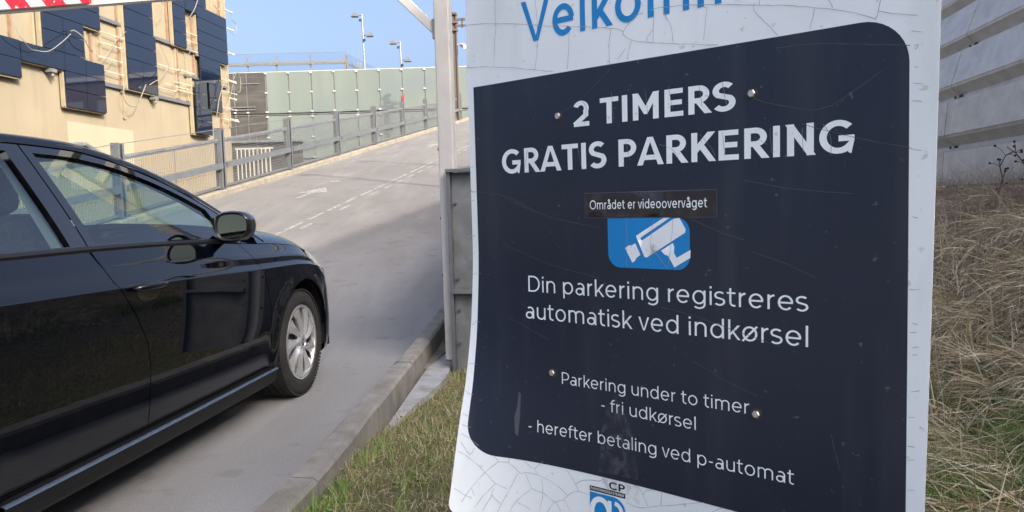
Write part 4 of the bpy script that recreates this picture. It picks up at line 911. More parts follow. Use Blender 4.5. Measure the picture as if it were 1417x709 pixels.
dn = nt.nodes.new('ShaderNodeTexNoise'); dn.inputs['Scale'].default_value = 4; dn.inputs['Detail'].default_value = 9; L(tc.outputs['Object'], dn.inputs[0])
mr = nt.nodes.new('ShaderNodeMapRange'); mr.inputs['From Min'].default_value = .45; mr.inputs['From Max'].default_value = .75; mr.inputs['To Min'].default_value = .003; mr.inputs['To Max'].default_value = .03; L(dn.outputs[0], mr.inputs[0]); L(mr.outputs[0], bs.inputs['Coat Roughness'])
sx = nt.nodes.new('ShaderNodeSeparateXYZ'); L(tc.outputs['Object'], sx.inputs[0])
m7 = nt.nodes.new('ShaderNodeMapRange'); m7.inputs['From Min'].default_value = .75; m7.inputs['From Max'].default_value = .2; L(sx.outputs['Z'], m7.inputs[0])
m8 = nt.nodes.new('ShaderNodeMath'); m8.operation = 'MULTIPLY'; L(m7.outputs[0], m8.inputs[0]); L(dn.outputs[0], m8.inputs[1])
mx = nt.nodes.new('ShaderNodeMix'); mx.data_type = 'RGBA'; mx.inputs[6].default_value = (.0016, .0026, .0055, 1); mx.inputs[7].default_value = (.006, .006, .007, 1); L(m8.outputs[0], mx.inputs[0]); L(mx.outputs[2], bs.inputs['Base Color'])
M['trim'] = mat('black_trim', (.012, .012, .013), .45); M['gloss'] = mat('gloss_black_trim', (.004, .004, .005), .03, spec=.8, coat=.8)
M['sillp'] = mat('dark_sill', (.007, .007, .008), .5, spec=.25)
M['ledge'] = mat('sill_ledge_satin', (.05, .07, .10), .22, spec=.9, coat=.8)
M['tyre'] = mat('tyre_rubber', (.022, .022, .022), .85, var=.3, vscale=12, bump=.2, bscale=60)
M['hub'] = mat('silver_wheel_cover', (.70, .71, .72), .24, metal=.7, var=.06, vscale=9)
M['hubdark'] = mat('wheel_dark', (.012, .012, .012), .6)
M['carglass'] = glassmat('tinted_car_glass', (.56, .75, .76), 0, 2.0)
M['screen'] = glassmat('windscreen_glass', (.66, .76, .72), 0, 1.5)
M['seat'] = mixin(mat('grey_seat_fabric', (.045, .05, .058), .9, var=.2, vscale=30), 'noise', 60, .5, .6, (.08, .085, .09), .5)
M['interior'] = mat('interior_plastic', (.04, .042, .045), .7, var=.1); M['liner'] = mat('headliner', (.35, .35, .34), .9)
M['mirrorglass'] = mat('mirror_glass', (.10, .125, .115), .02, metal=1); M['lens'] = mat('headlight_lens', (.35, .38, .4), .08, coat=1, spec=.8); M['amber'] = mat('amber_lens', (.45, .15, .02), .2)
pl_lin = pchip([-3.32, -3.2, -3.0, -2.6, -1.9, -1.3, -.6, 0, .3], [.55, .74, .82, .862, .875, .878, .875, .868, .862])
def plan(s):
    if s <= .3: return pl_lin(s)
    t = min(1, (s-.3)/.49); return .862*max(0, 1-t*t)**.40
zb = pchip([-3.3, -2.2, -1.8, -.9, -.6, 0, .25, .4, .6, .8], [1.0, .988, .988, .968, .947, .905, .855, .80, .73, .68])
c2 = pchip([-3.3, -2.24, -1.7, -.53, 0, .25, .45, .8], [.868, .850, .838, .800, .785, .755, .70, .58])
zr = pchip([-3.25, -3.0, -2.7, -2.3, -1.9, -1.6, -1.4, -1.13, -.9, -.66, -.45, -.34], [1.05, 1.22, 1.345, 1.392, 1.402, 1.395, 1.368, 1.300, 1.215, 1.105, 1.0, .955])
prof = pchip([0, .25, .5, .8, .97, 1.0, 1.16, 1.52, 1.56, 1.60, 2.0], [-.052, -.026, -.010, -.002, 0, 0, -.014, -.034, -.037, -.041, -.074])
def zeta2z(s, q):
    if q <= 1: return .2+(c2(s)-.2)*q
    if q <= 2: return c2(s)+(zb(s)-c2(s))*(q-1)
    return zb(s)+(zr(s)-zb(s))*(q-2)
def z2zeta(s, z):
    if z <= c2(s): return (z-.2)/(c2(s)-.2)
    if z <= zb(s): return 1+(z-c2(s))/(zb(s)-c2(s))
    return 2+(z-zb(s))/max(.02, zr(s)-zb(s))
def ghy(s, z):       # glasshouse half width
    t = max(0, (z-zb(min(s, -.6)))/.41); return plan(s)-.074-.205*t**1.12+.0*s
def flare(s, z):
    o = 0
    for wx in (0, -2.68):
        r = math.hypot(s-wx, z-.325)
        if z < c2(s)+.02: o = max(o, (.016 if wx == 0 else .003)*math.exp(-((r-.375)/.05)**2))
    return o
def side(s, q, off=0):
    z = zeta2z(s, q)
    if q <= 2: y = plan(s)+prof(q)+flare(s, z)
    else: y = ghy(s, z)
    return Vector((y, s, z))
def side_n(s, q):
    e = .006; a = side(s+e, q)-side(s-e, q); b_ = side(s, q+e)-side(s, q-e) if abs(q-2) > .01 else side(s, q)-side(s, q-2*e)
    return a.cross(b_).normalized() if a.cross(b_).x > 0 else -a.cross(b_).normalized()
def panel(poly, name, m, parent=None, step=.035, off=0, holes=(), qrows=None, flip=1, depth=.018, label=None, extra_q=None):
    """poly in (s, z) -> shell piece on the body side with returned edges; flip=-1 mirrors it"""
    pz = densify(poly, .03); P = [(s, z2zeta(s, z)*.4) for s, z in pz]; H = [[(s, z2zeta(s, z)*.4) for s, z in densify(h, .03)] for h in holes]
    qs = [p[1]/.4 for p in P]; q0, q1 = min(qs), max(qs)
    rows_ = [q for q in (list(np.arange(.06, .95, .075))+[.955, .985, 1.0, 1.02, 1.07, 1.16, 1.27, 1.38, 1.50, 1.54, 1.58, 1.64, 1.74, 1.87, 1.96]+list(np.arange(2.06, 3, .09))) if q0+.005 < q < q1-.005]
    V, T, Ls = fill(P, .032, H, gy=[q*.4 for q in rows_])
    b = MB(); N = []
    for x, y in V:
        p = side(x, y/.4); n = side_n(x, y/.4); p = p+n*off; b.v.append(Vector((p.x*flip, p.y, p.z))); N.append(Vector((n.x*flip, n.y, n.z)))
    # (s,q) ccw seen from +y(right): s forward, q up -> outward is... fix by test
    for t in T:
        a, c, d = (b.v[i] for i in t); g_ = (c-a).cross(d-a)
        b.f.append(t if g_.dot(N[t[0]]) > 0 else t[::-1])
    for lp in Ls:
        k = len(lp)
        for i in range(k):
            p, q = lp[i], lp[(i+1) % k]
            if p < 0 or q < 0: continue
            j = len(b.v); A_, B_ = b.v[p], b.v[q]
            b.v += [A_, B_, B_-N[q]*depth, A_-N[p]*depth]; b.f.append((j, j+1, j+2, j+3))
            fn_ = (B_-A_).cross(B_-N[q]*depth-A_).normalized(); N += [fn_]*4
    o = build_car(b, name, m, parent, smooth=True, label=label)
    Rm = Matrix.Rotation(0, 3, 'Z')
    me = o.data; me.normals_split_custom_set_from_vertices([tuple(n) for n in N])
    return o
def archpts(cx, r, a0, a1, n=26): return [(cx+r*math.cos(math.radians(a0+(a1-a0)*i/n)), .325+r*math.sin(math.radians(a0+(a1-a0)*i/n))) for i in range(n+1)]
GAP = .0028
def top(s, d=0): return zb(s)-d
def topline(s0, s1, d=.004, n=14): return [(s0+(s1-s0)*i/n, zb(s0+(s1-s0)*i/n)-d) for i in range(n+1)]
fd_rear = [(-1.545, .262), (-1.545, .5), (-1.562, .61), (-1.64, .745), (-1.715, .84), (-1.752, .915)]
fd_front = [(-.435, .262), (-.44, .6), (-.50, .76), (-.535, .82), (-.60, .90)]
front_door = fd_rear[::-1]+[]  # placeholder order built below
front_door = [(s+GAP, z) for s, z in fd_rear[:1]]+[(s-GAP, z) for s, z in fd_front]+topline(-.655, -1.765)+[(s+GAP, z) for s, z in fd_rear[::-1][:-1]]
rear_arch = archpts(-2.68, .372, -8, 70, 14)
rear_door = [(s-GAP, z) for s, z in fd_rear]+topline(-1.78, -2.68)[0:]+[(-2.665, .93), (-2.60, .80), (-2.54, .70)]+[p for p in rear_arch[::-1] if p[1] < .66 and p[0] > -2.54]+[(-2.325, .262)]
fender = [(-.37, .262)]+archpts(0, .372, 170, 8)+[(.392, .37), (.40, .50), (.385, .62), (.34, .69), (.255, .745), (.20, .80)]+[(s, z) for s, z in topline(.16, -.648)]+[(s+GAP, z) for s, z in fd_front[::-1]]
rear_quarter = [(-2.205, .258)]+archpts(-2.68, .372, -10, 190)[0:1]+archpts(-2.68, .372, 0, 180)+[(-3.14, .25), (-3.30, .35), (-3.32, .60), (-3.30, .80)]+topline(-3.12, -2.635)+[(-2.61, .93), (-2.51, .80), (-2.43, .70)]
ar_hi = [p for p in archpts(-2.68, .372, 0, 180) ]
rear_quarter = [p for p in ar_hi if p[1] > .70 or p[0] < -2.68]+[(-3.14, .25), (-3.30, .35), (-3.32, .60), (-3.30, .80)]+topline(-3.25, -2.69)+[(-2.67, .93), (-2.605, .80), (-2.55, .71)]
for fl in (1, -1):
    fdo = panel(front_door, 'front_door', paint, flip=fl)
    rdo = panel(rear_door, 'rear_door', paint, flip=fl)
    panel(fender, 'front_fender', paint, flip=fl, depth=.02)
    panel(rear_quarter, 'rear_quarter', paint, flip=fl, depth=.02)
    # sill: lower plastic with a bright ledge
    b = MB(); ss = [-2.31+(2.31-.40)*i/24 for i in range(25)]; pr = [(-.13, .15), (-.045, .165), (-.022, .185), (-.008, .238), (-.004, .244), (-.009, .2495), (-.030, .2575), (-.06, .259)]
    for s in ss:
        for dy, z in pr: b.v.append(Vector(((plan(s)+dy)*fl, s, z)))
    for i in range(24):
        for k in range(len(pr)-1):
            p = i*len(pr)+k; f = (p, p+len(pr), p+len(pr)+1, p+1); b.f.append(f if fl > 0 else f[::-1])
    build_car(b, 'sill', M['sillp'], smooth=True, angle=35)
    b = MB()
    for s in ss:
        for dy, z in ((.0005, .2475), (-.002, .2510), (-.007, .2545), (-.013, .2565)): b.v.append(Vector(((plan(s)+dy)*fl, s, z)))
    for i in range(24):
        for k in range(3): p = i*4+k; f = (p, p+4, p+5, p+1); b.f.append(f if fl > 0 else f[::-1])
    build_car(b, 'sill_ledge', M['ledge'], smooth=True)
    # belt strip
    b = MB(); ss = [-2.65+(2.65-.66)*i/30 for i in range(31)]
    for s in ss:
        y = plan(s)-.074
        for dy, dz in ((.004, -.006), (.008, .004), (.004, .014), (-.02, .018)): b.v.append(Vector(((y+dy)*fl, s, zb(s)+dz)))
    for i in range(30):
        for k in range(3): p = i*4+k; f = (p, p+4, p+5, p+1); b.f.append(f if fl > 0 else f[::-1])
    build_car(b, 'belt_strip', M['trim'], smooth=True, angle=35)
    # glasshouse frames and glass
    def zrr(s, d): return zr(s)-d
    win = [(-1.725, zb(-1.7)+.018)]+[(s, zb(s)+.018) for s in (-1.5, -1.2, -.95, -.80)]+[(-.775, 1.03)]+[(s, zrr(s, .058)) for s in (-.82, -.95, -1.05, -1.15, -1.25, -1.35, -1.45, -1.6, -1.72)]+[(-1.80, zrr(-1.8, .058))]
    frame = [(-1.768, zb(-1.768)+.002)]+[(s, zb(s)+.002) for s in (-1.5, -1.2, -.9, -.7, -.62)]+[(-.56, 1.01)]+[(s, zrr(s, .026)) for s in (-.66, -.8, -.95, -1.13, -1.3, -1.45, -1.6, -1.75)]+[(-1.845, zrr(-1.85, .026))]
    panel(frame, 'window_frame', M['gloss'], holes=[win], flip=fl, depth=.03, off=.002)
    panel([(s, z) for s, z in win], 'front_side_window', M['carglass'], off=-.010, flip=fl, depth=.0005)
    win2 = [(-2.52, zb(-2.5)+.018), (-2.2, zb(-2.2)+.018), (-1.86, zb(-1.86)+.018), (-1.925, zrr(-1.92, .058)), (-2.1, zrr(-2.1, .058)), (-2.35, zrr(-2.35, .058)), (-2.55, zrr(-2.55, .065)), (-2.66, 1.25)]
    frame2 = [(-2.60, zb(-2.6)+.002), (-2.2, zb(-2.2)+.002), (-1.775, zb(-1.8)+.002), (-1.852, zrr(-1.85, .026)), (-2.1, zrr(-2.1, .026)), (-2.4, zrr(-2.4, .026)), (-2.62, zrr(-2.62, .03)), (-2.75, 1.26)]
    panel(frame2, 'window_frame', M['gloss'], holes=[win2], flip=fl, depth=.03, off=.002)
    panel(win2, 'rear_side_window', M['carglass'], off=-.010, flip=fl, depth=.0005)
    cp = [(-3.12, zb(-3.1)+.002), (-2.606, zb(-2.6)+.002), (-2.756, 1.26), (-2.63, zrr(-2.62, .03)), (-2.8, zrr(-2.8, .005)), (-3.0, zrr(-3.0, .005)), (-3.15, 1.13)]
    panel(cp, 'rear_pillar', paint, flip=fl, depth=.01)
    # roof rail / a-pillar, body colour, follows the rail line
    b = MB(); ss = list(np.linspace(-3.1, -.36, 60)); K = 6
    for s in ss:
        zt = zr(s); p0 = Vector((ghy(s, zt-.026), s, zt-.026)); p1 = Vector((ghy(s, zt), s, zt))
        d = .0085
        for k in range(K):
            t = k/(K-1); a_ = math.radians(90*t)
            y = p0.x+d*math.cos(a_)*.9-.036*t*t*1.2; z = p0.z+.036*math.sin(a_)*1.0
            b.v.append(Vector((y*fl, s, z)))
    for i in range(len(ss)-1):
        for k in range(K-1): p = i*K+k; f = (p, p+K, p+K+1, p+1); b.f.append(f if fl > 0 else f[::-1])
    build_car(b, 'roof_rail', paint, smooth=True)
def rail_end(s): return ghy(s, zr(s)-.026)-.042, zr(s)+.010
def shift(s, v): return .15*(1-v*v)*smoothstep(-2.1, -1.42, s)
def crownz(s, v): return .020*(1-abs(v)**2.4)
def grid(fn, us, vs_, name, m, parent=None, **k):
    b = MB(); n = len(vs_)
    for u in us:
        for v in vs_: b.v.append(fn(u, v))
    for i in range(len(us)-1):
        for j in range(n-1): p = i*n+j; b.f.append((p, p+1, p+n+1, p+n))
    return build_car(b, name, m, parent, smooth=True, **k)
VV = list(np.linspace(-1, 1, 25))
def roof(s, v): y, z = rail_end(s); return Vector((y*v, s+shift(s, v), z+crownz(s, v)))
grid(lambda s, v: roof(s, v), list(np.linspace(-3.0, -1.42, 26)), VV, 'roof', paint)
grid(lambda s, v: roof(s, v)-Vector((0, 0, .03)), list(np.linspace(-3.0, -1.42, 10)), VV[::2], 'headliner', M['liner'])
def screen(s, v):
    y, z = rail_end(s); return Vector((y*v, s+.15*(1-v*v), z-.006+.020*(1-abs(v)**2.4)))
grid(screen, list(np.linspace(-1.41, -.40, 18)), VV, 'windscreen', M['screen'])
def rscreen(t, v):
    y, z = rail_end(-3.0); yb_ = .70; return Vector(((y+(yb_-y)*t)*v, -3.01-.20*t-.05*(1-v*v), z+crownz(-3, v)*(1-t)+(1.02-z)*t))
grid(rscreen, list(np.linspace(0, 1, 8)), VV, 'rear_window', M['carglass'])
grid(lambda t, v: Vector(((.70+.085*math.sin(min(1, t*1.6)*1.57))*v, -3.21-.10*math.sin(t*3.0)-.06*(1-v**4)+.05*v**8, 1.02-.85*t)), list(np.linspace(0, 1, 10)), VV, 'tailgate', paint)
grid(lambda s, v: screen(s, v)+Vector((0, 0, .002)), list(np.linspace(-1.425, -1.30, 5)), VV, 'windscreen_header', M['gloss'])
M['tail'] = mat('tail_lamp_red', (.25, .01, .012), .12, coat=1)
for fl in (1, -1):
    b = MB(); P = [(.775, -3.20, .80), (.775, -3.20, .93), (.50, -3.335, .93), (.50, -3.335, .82)]
    b.v += [Vector((x*fl, y, z)) for x, y, z in P]+[Vector((x*fl, y+.06, z)) for x, y, z in P]; b.f += [(0, 1, 2, 3), (7, 6, 5, 4), (0, 4, 5, 1), (1, 5, 6, 2), (2, 6, 7, 3), (3, 7, 4, 0)]; build_car(b, 'tail_lamp', M['tail'], bevel=.008)
b = MB(); b.box((0, -3.385, .62), (.52, 0, 0), (0, .012, 0), (0, 0, .11)); build_car(b, 'number_plate', M['clip'])
# hood
def hood(s, v):
    ye = plan(s)-.076; q = 1-abs(v); rise = (.088*(1-math.exp(-q*ye/.085))+.03*q)*(1 if s < .2 else max(.15, 1-(s-.2)*1.6))
    return Vector((ye*v, s+.14*(1-v*v)*smoothstep(.1, -.6, s)+.06*(1-v*v)*smoothstep(.1, .6, s), zb(s)+rise))
HV = [-1+.0]+[-1+.012*i*(1+.18*i) for i in range(1, 14)]; HV = [x for x in HV if x < -.3]; HV = HV+list(np.linspace(-.28, .28, 9))+[-x for x in HV[::-1]]
grid(hood, list(np.linspace(-.60, .60, 34)), HV, 'bonnet', paint)
# cowl
grid(lambda t, v: Vector(((.80-.02*t)*v, -.44+.16*(1-v*v)+.1*(1-t)-.06, .965+.055*(1-v*v)+.02*t)), [0, 1], VV, 'cowl', M['trim'])
# front bumper: plan curve swept with a section, arch to arch
def bump_sec(th, k):
    s = .385+.40*math.sin(th); y = plan(.385)*math.cos(th)**.62 if th < math.pi/2-1e-6 else 0
    secs = [(-.06, .17), (-.02, .21), (.0, .30), (.004, .42), (0, .52), (-.004, .60), (-.012, .66), (-.03, .71), (-.05, .745), (-.085, .80)]
    d, z = secs[k]; zt = z if z < .6 else .6+(z-.6)*(1-.25*math.sin(th))
    n = Vector((math.cos(th), math.sin(th), 0)); return Vector((y+n.x*d, s+n.y*d, zt))
th = list(np.linspace(0, math.pi/2, 18)); rows_b = 10
b = MB()
full = [(t, 1) for t in th]+[(t, -1) for t in th[::-1][1:]]
for t, sgn in full:
    for k in range(rows_b): p = bump_sec(t, k); b.v.append(Vector((p.x*sgn, p.y, p.z)))
for i in range(len(full)-1):
    for k in range(rows_b-1): p = i*rows_b+k; b.f.append((p, p+rows_b, p+rows_b+1, p+1))
build_car(b, 'front_bumper', paint, smooth=True)
b = MB(); b.box((0, .775, .34), (1.1, 0, 0), (0, .05, 0), (0, 0, .16)); build_car(b, 'lower_grille', M['trim'])
b = MB(); b.box((0, .77, .62), (.9, 0, 0), (0, .06, 0), (0, 0, .07)); build_car(b, 'upper_grille', M['gloss'])
b = MB(); b.box((0, .806, .40), (.52, 0, 0), (0, .012, 0), (0, 0, .11)); build_car(b, 'number_plate', M['clip'])
for fl in (1, -1):
    hl = [(.212, .805), (.262, .752), (.345, .698), (.44, .66), (.56, .655), (.60, .70), (.52, .735), (.42, .775), (.32, .825), (.245, .852)]
    panel([(s, z) for s, z in hl], 'headlight', M['lens'], flip=fl, off=.004, depth=.01)
    b = MB(); b.lathe([(.0, .0), (.05, .0), (.055, .02)], (.70*fl, .40, .72), (fl*.5, .8, 0), 16); build_car(b, 'headlight_lamp', M['clip'])
# wheels
def wheel(sx_, wy):
    c = Vector((sx_*HWH, wy, .320)); ax = Vector((sx_, 0, 0)); T0 = -.012
    wo = empty_part('wheel', c)
    b = MB(); R = .318
    pr = [(.215, -.185), (.25, -.205), (.29, -.205), (.31, -.19), (R, -.165), (R, -.13), (R-.007, -.128), (R-.007, -.122), (R, -.12), (R, -.088), (R-.007, -.086), (R-.007, -.080), (R, -.078), (R+.001, -.048), (R-.006, -.046), (R-.006, -.040), (R, -.038), (R-.004, -.018), (R-.012, -.004), (R-.028, .007), (.272, .011), (.262, .009), (.255, .012), (.240, .010), (.228, .003), (.222, -.010)]
    b.lathe(pr, c, ax, 72); build_car(b, 'tyre', M['tyre'], wo, smooth=True, angle=50)
    b = MB()                       # shoulder tread blocks
    for k in range(90):
        a_ = 2*math.pi*k/90; d = Vector((0, math.cos(a_), math.sin(a_))); t_ = Vector((0, -math.sin(a_), math.cos(a_)))
        b.box(c+d*(R-.004)+ax*-.010, d*.008, t_*.013, ax*.030)
        b.box(c+d*(R-.001)+ax*-.062, d*.005, t_*.014, ax*.022)
        b.box(c+d*(R-.001)+ax*-.103, d*.005, t_*.014, ax*.022)
        b.box(c+d*(R-.001)+ax*-.147, d*.005, t_*.014, ax*.026)
    build_car(b, 'tread', M['tyre'], wo, kind='stuff')
    b = MB(); b.lathe([(.222, -.012), (.218, -.05), (.19, -.06), (.0, -.06)], c, ax, 48); build_car(b, 'rim', M['hubdark'], wo, smooth=True, angle=40)
    b = MB(); b.lathe([(.0, -.03), (.13, -.03), (.13, -.045)], c, ax, 40); build_car(b, 'brake_disc', M['galvdark'], wo)
    # cover: outer lip ring + ten blades + centre
    b = MB(); b.lathe([(.224, -.004), (.222, .006), (.214, .008), (.206, .004), (.203, -.006), (.203, -.02)], c, ax, 72); build_car(b, 'cover_ring', M['hub'], wo, smooth=True, angle=45)
    b = MB()
    for k in range(9):
        a_ = 2*math.pi*k/9+.2
        def P(r, da, h): return c+Vector((0, math.cos(a_+da), math.sin(a_+da)))*r+ax*h
        st = [(.045, .36, .006), (.075, .29, .010), (.11, .245, .010), (.15, .255, .008), (.185, .30, .003), (.207, .36, -.002)]
        i0 = len(b.v)
        for r, hw, h in st:
            tw = .22*(r-.05)/.15
            b.v += [P(r, tw-hw, h-.022), P(r, tw-hw, h-.010), P(r, tw-hw*.15, h+.006), P(r, tw+hw*.72, h-.008), P(r, tw+hw*.72, h-.022)]
        for q in range(len(st)-1):
            for w_ in range(4):
                p = i0+q*5+w_; b.f.append((p, p+5, p+6, p+1))
    build_car(b, 'cover_blades', M['hub'], wo, smooth=False)
    b = MB(); b.lathe([(.0, .010), (.026, .010), (.031, .008), (.034, .012), (.040, .012), (.052, .004), (.062, -.004)], c, ax, 36); build_car(b, 'cover_cap', M['hub'], wo, smooth=True, angle=40)
    b = MB()                       # round emblem: V over W
    def seg(a, d):
        A_ = c+ax*.0115+Vector((0, a[0]*sx_*-1, a[1])); B_ = c+ax*.0115+Vector((0, d[0]*sx_*-1, d[1])); q = (B_-A_).normalized(); b.box((A_+B_)/2, B_-A_, q.cross(ax)*.004, ax*.002)
    for a, d in (((-.010, .021), (0, .003)), ((0, .003), (.010, .021)), ((-.021, .010), (-.009, -.021)), ((-.009, -.021), (0, -.002)), ((0, -.002), (.009, -.021)), ((.009, -.021), (.021, .010))): seg(a, d)
    build_car(b, 'emblem', M['gloss'], wo)
def empty_part(name, c):
    o = bpy.data.objects.new(name, None); COL.objects.link(o); o.parent = car; o.empty_display_size = .1
    o.location = (c.x, c.y, c.z); return o
for sx_ in (1, -1):
    for wy in (0, -2.68): wheel(sx_, wy)
    for wy in (0, -2.68):
        b = MB(); n = 24          # wheel-arch liner
        for i in range(n+1):
            a_ = math.radians(-12+204*i/n)
            for y_, r in ((.855, .372), (.835, .388), (.60, .395)): b.v.append(Vector((y_*sx_, wy+r*math.cos(a_), .325+r*math.sin(a_))))
        for i in range(n):
            for k in range(2): p = i*3+k; b.f.append((p, p+1, p+4, p+3))
        b.box((.60*sx_, wy, .45), (.02, 0, 0), (0, .80, 0), (0, 0, .6))
        build_car(b, 'arch_liner', M['black'])
# underside
b = MB(); b.box((0, -1.25, .22), (1.50, 0, 0), (0, 3.9, 0), (0, 0, .08)); build_car(b, 'underbody', M['black'])
b = MB(); b.box((0, -1.5, .32), (1.6, 0, 0), (0, 1.9, 0), (0, 0, .12)); build_car(b, 'floor', M['interior'])
for fl in (1, -1):   # inner door skins so the doors have thickness
    b = MB(); b.box((.775*fl, -1.35, .62), (.03, 0, 0), (0, 1.75, 0), (0, 0, .64)); build_car(b, 'door_lining', M['interior'])
    b = MB(); b.box((.70*fl, .0, .60), (.02, 0, 0), (0, .7, 0), (0, 0, .4)); build_car(b, 'inner_panel', M['black'])
    b = MB(); P = [(-1.735, .99), (-1.80, 1.37), (-1.90, 1.37), (-1.86, .99)]
    b.v += [Vector(((ghy(s, z)-.03)*fl, s, z)) for s, z in P]+[Vector(((ghy(s, z)-.07)*fl, s, z)) for s, z in P]; b.f += [(0, 1, 2, 3), (7, 6, 5, 4), (0, 4, 5, 1), (2, 6, 7, 3)]; build_car(b, 'pillar_trim', M['liner'])
    b = MB(); ss = [-1.45, -1.13, -.9, -.66, -.48]
    b.tube([Vector(((ghy(s, zr(s)-.03)-.045)*fl, s+.02, zr(s)-.035)) for s in ss], .028, 8); build_car(b, 'pillar_lining', M['liner'])
# side mirror
for fl in (1, -1):
    mo = bpy.data.objects.new('side_mirror', None); COL.objects.link(mo); mo.parent = car; mo.location = (.95*fl, -.90, 1.04)
    cx, cy, cz = .930*fl, -.905, 1.042
    b = MB(); n = 20; ringsd = [(-.052, .96, .94), (-.045, 1.04, 1.02), (-.02, 1.07, 1.06), (.03, 1.0, 1.0), (.07, .84, .82), (.098, .55, .55), (.108, .15, .15)]
    # rounded shell, open to the rear
    def ring(dy, fx, fz):
        out = []
        for k in range(n):
            a_ = 2*math.pi*k/n; ca, sa = math.cos(a_), math.sin(a_)
            ex = math.copysign(abs(ca)**.62, ca)*.082*fx; ez = math.copysign(abs(sa)**.70, sa)*.070*fz
            if ca > 0: ez *= 1-.16*ca; ez += .006*ca
            out.append(Vector((cx+ex*fl, cy+dy, cz+ez)))
        return out
    for dy, fx, fz in ringsd: b.v += ring(dy, fx, fz)
    for i in range(len(ringsd)-1):
        for k in range(n): k2 = (k+1) % n; b.f.append((i*n+k, i*n+k2, (i+1)*n+k2, (i+1)*n+k))
    b.f.append(tuple(range((len(ringsd)-1)*n, len(ringsd)*n)))
    build_car(b, 'mirror_housing', M['gloss'], mo, smooth=True)
    b = MB(); b.v += ring(-.052, .96, .94)+ring(-.040, .84, .80)
    for k in range(n): k2 = (k+1) % n; b.f.append((k, k2, n+k2, n+k))
    build_car(b, 'mirror_rim', M['trim'], mo, smooth=True)
    b = MB(); r_ = ring(-.042, .86, .82); b.v += r_; b.f.append(tuple(range(n))); build_car(b, 'mirror_glass', M['mirrorglass'], mo)
    b = MB(); b.tube([Vector((.80*fl, -.80, .985)), Vector((.86*fl, -.84, .985)), Vector((.90*fl, -.89, .995))], [.03, .026, .03], 10); build_car(b, 'mirror_foot', M['trim'], mo, smooth=True)
    # sail trim
    b = MB(); P = [(-.775, .985), (-.60, .965), (-.79, 1.085)]; b.v += [Vector(((ghy(s, z)+.006)*fl, s, z)) for s, z in P]+[Vector(((ghy(s, z)-.02)*fl, s, z)) for s, z in P]; b.f += [(0, 1, 2), (5, 4, 3), (0, 3, 4, 1), (1, 4, 5, 2), (2, 5, 3, 0)]; build_car(b, 'mirror_sail', M['trim'])
    # door handles
    for hs in (-1.545, -2.42):
        q = z2zeta(hs, .828); y = side(hs, q).x
        ho = bpy.data.objects.new('door_handle', None); COL.objects.link(ho); ho.parent = car; ho.location = (y*fl, hs, .83)
        b = MB(); pts = [Vector(((y+d)*fl, hs+ds, .833+dz)) for ds, d, dz in ((-.105, .006, -.002), (-.085, .030, 0), (-.03, .036, .001), (.03, .036, .001), (.075, .030, 0), (.10, .008, -.002))]
        b.tube(pts, [.010, .0145, .0155, .0155, .0145, .010], 10)
        for i in range(len(b.v)): p = Vector(b.v[i]); b.v[i] = Vector((y*fl+(p.x-y*fl)*.9, p.y, .833+(p.z-.833)*1.0))
        build_car(b, 'grip', paint, ho, smooth=True)
        b = MB(); b.v += [side(hs+.075*math.cos(t_), z2zeta(hs, .806+.034*math.sin(t_)))*1.0+Vector((.0015, 0, 0)) for t_ in np.linspace(0, 2*math.pi, 18, endpoint=False)]
        b.v = [Vector((p.x*fl, p.y, p.z)) for p in b.v]; b.f.append(tuple(range(18)) if fl > 0 else tuple(range(18))[::-1]); build_car(b, 'recess', M['gloss'], ho)
# interior
def rbox(c, d, name, m, bev=.03, rx=0):
    b = MB(); R_ = Matrix.Rotation(rx, 3, 'X'); b.box(c, R_ @ Vector((d[0], 0, 0)), R_ @ Vector((0, d[1], 0)), R_ @ Vector((0, 0, d[2]))); return build_car(b, name, m, bevel=bev)
for x in (.37, -.37):
    so = bpy.data.objects.new('seat', None); COL.objects.link(so); so.parent = car; so.location = (x, -1.45, .4)
    for c, d, nm, rx in (((x, -1.38, .50), (.50, .50, .16), 'seat_cushion', math.radians(8)), ((x, -1.68, .82), (.48, .13, .62), 'backrest', math.radians(12)), ((x, -1.745, 1.215), (.26, .09, .18), 'headrest', math.radians(10))):
        b = MB(); R_ = Matrix.Rotation(rx, 3, 'X'); b.box(c, R_ @ Vector((d[0], 0, 0)), R_ @ Vector((0, d[1], 0)), R_ @ Vector((0, 0, d[2]))); build_car(b, nm, M['seat'], so, bevel=.045)
rbox((0, -2.55, .82), (1.25, .14, .55), 'rear_bench', M['seat'], .05, math.radians(16))
rbox((0, -2.3, .50), (1.25, .45, .16), 'rear_cushion', M['seat'], .05)
b = MB()    # dashboard
secs_ = [(-.36, .93), (-.55, .985), (-.72, 1.0), (-.86, .985), (-.92, .93), (-.88, .78), (-.80, .60)]
for v in np.linspace(-1, 1, 21):
    hump = .05*math.exp(-((v+.5)/.22)**2)
    for s, z in secs_: b.v.append(Vector((.76*v, s+.10*(1-v*v), z-.045+(hump if z > .95 else 0))))
for i in range(20):
    for k in range(6): p = i*7+k; b.f.append((p, p+7, p+8, p+1))
build_car(b, 'dashboard', M['interior'], smooth=True)
b = MB(); cx, cy, cz = -.37, -1.02, .88; pts = []
for k in range(25):
    a_ = 2*math.pi*k/24; pts.append(Vector((cx+.185*math.cos(a_), cy-.185*math.sin(a_)*.42, cz+.185*math.sin(a_)*.9)))
b.tube(pts, .015, 8, cap=False); b.tube([Vector((cx-.18, cy, cz)), Vector((cx+.18, cy, cz))], .02, 6); b.tube([Vector((cx, cy, cz)), Vector((cx, cy+.2, cz-.08))], .035, 8); build_car(b, 'steering_wheel', M['interior'], smooth=True)
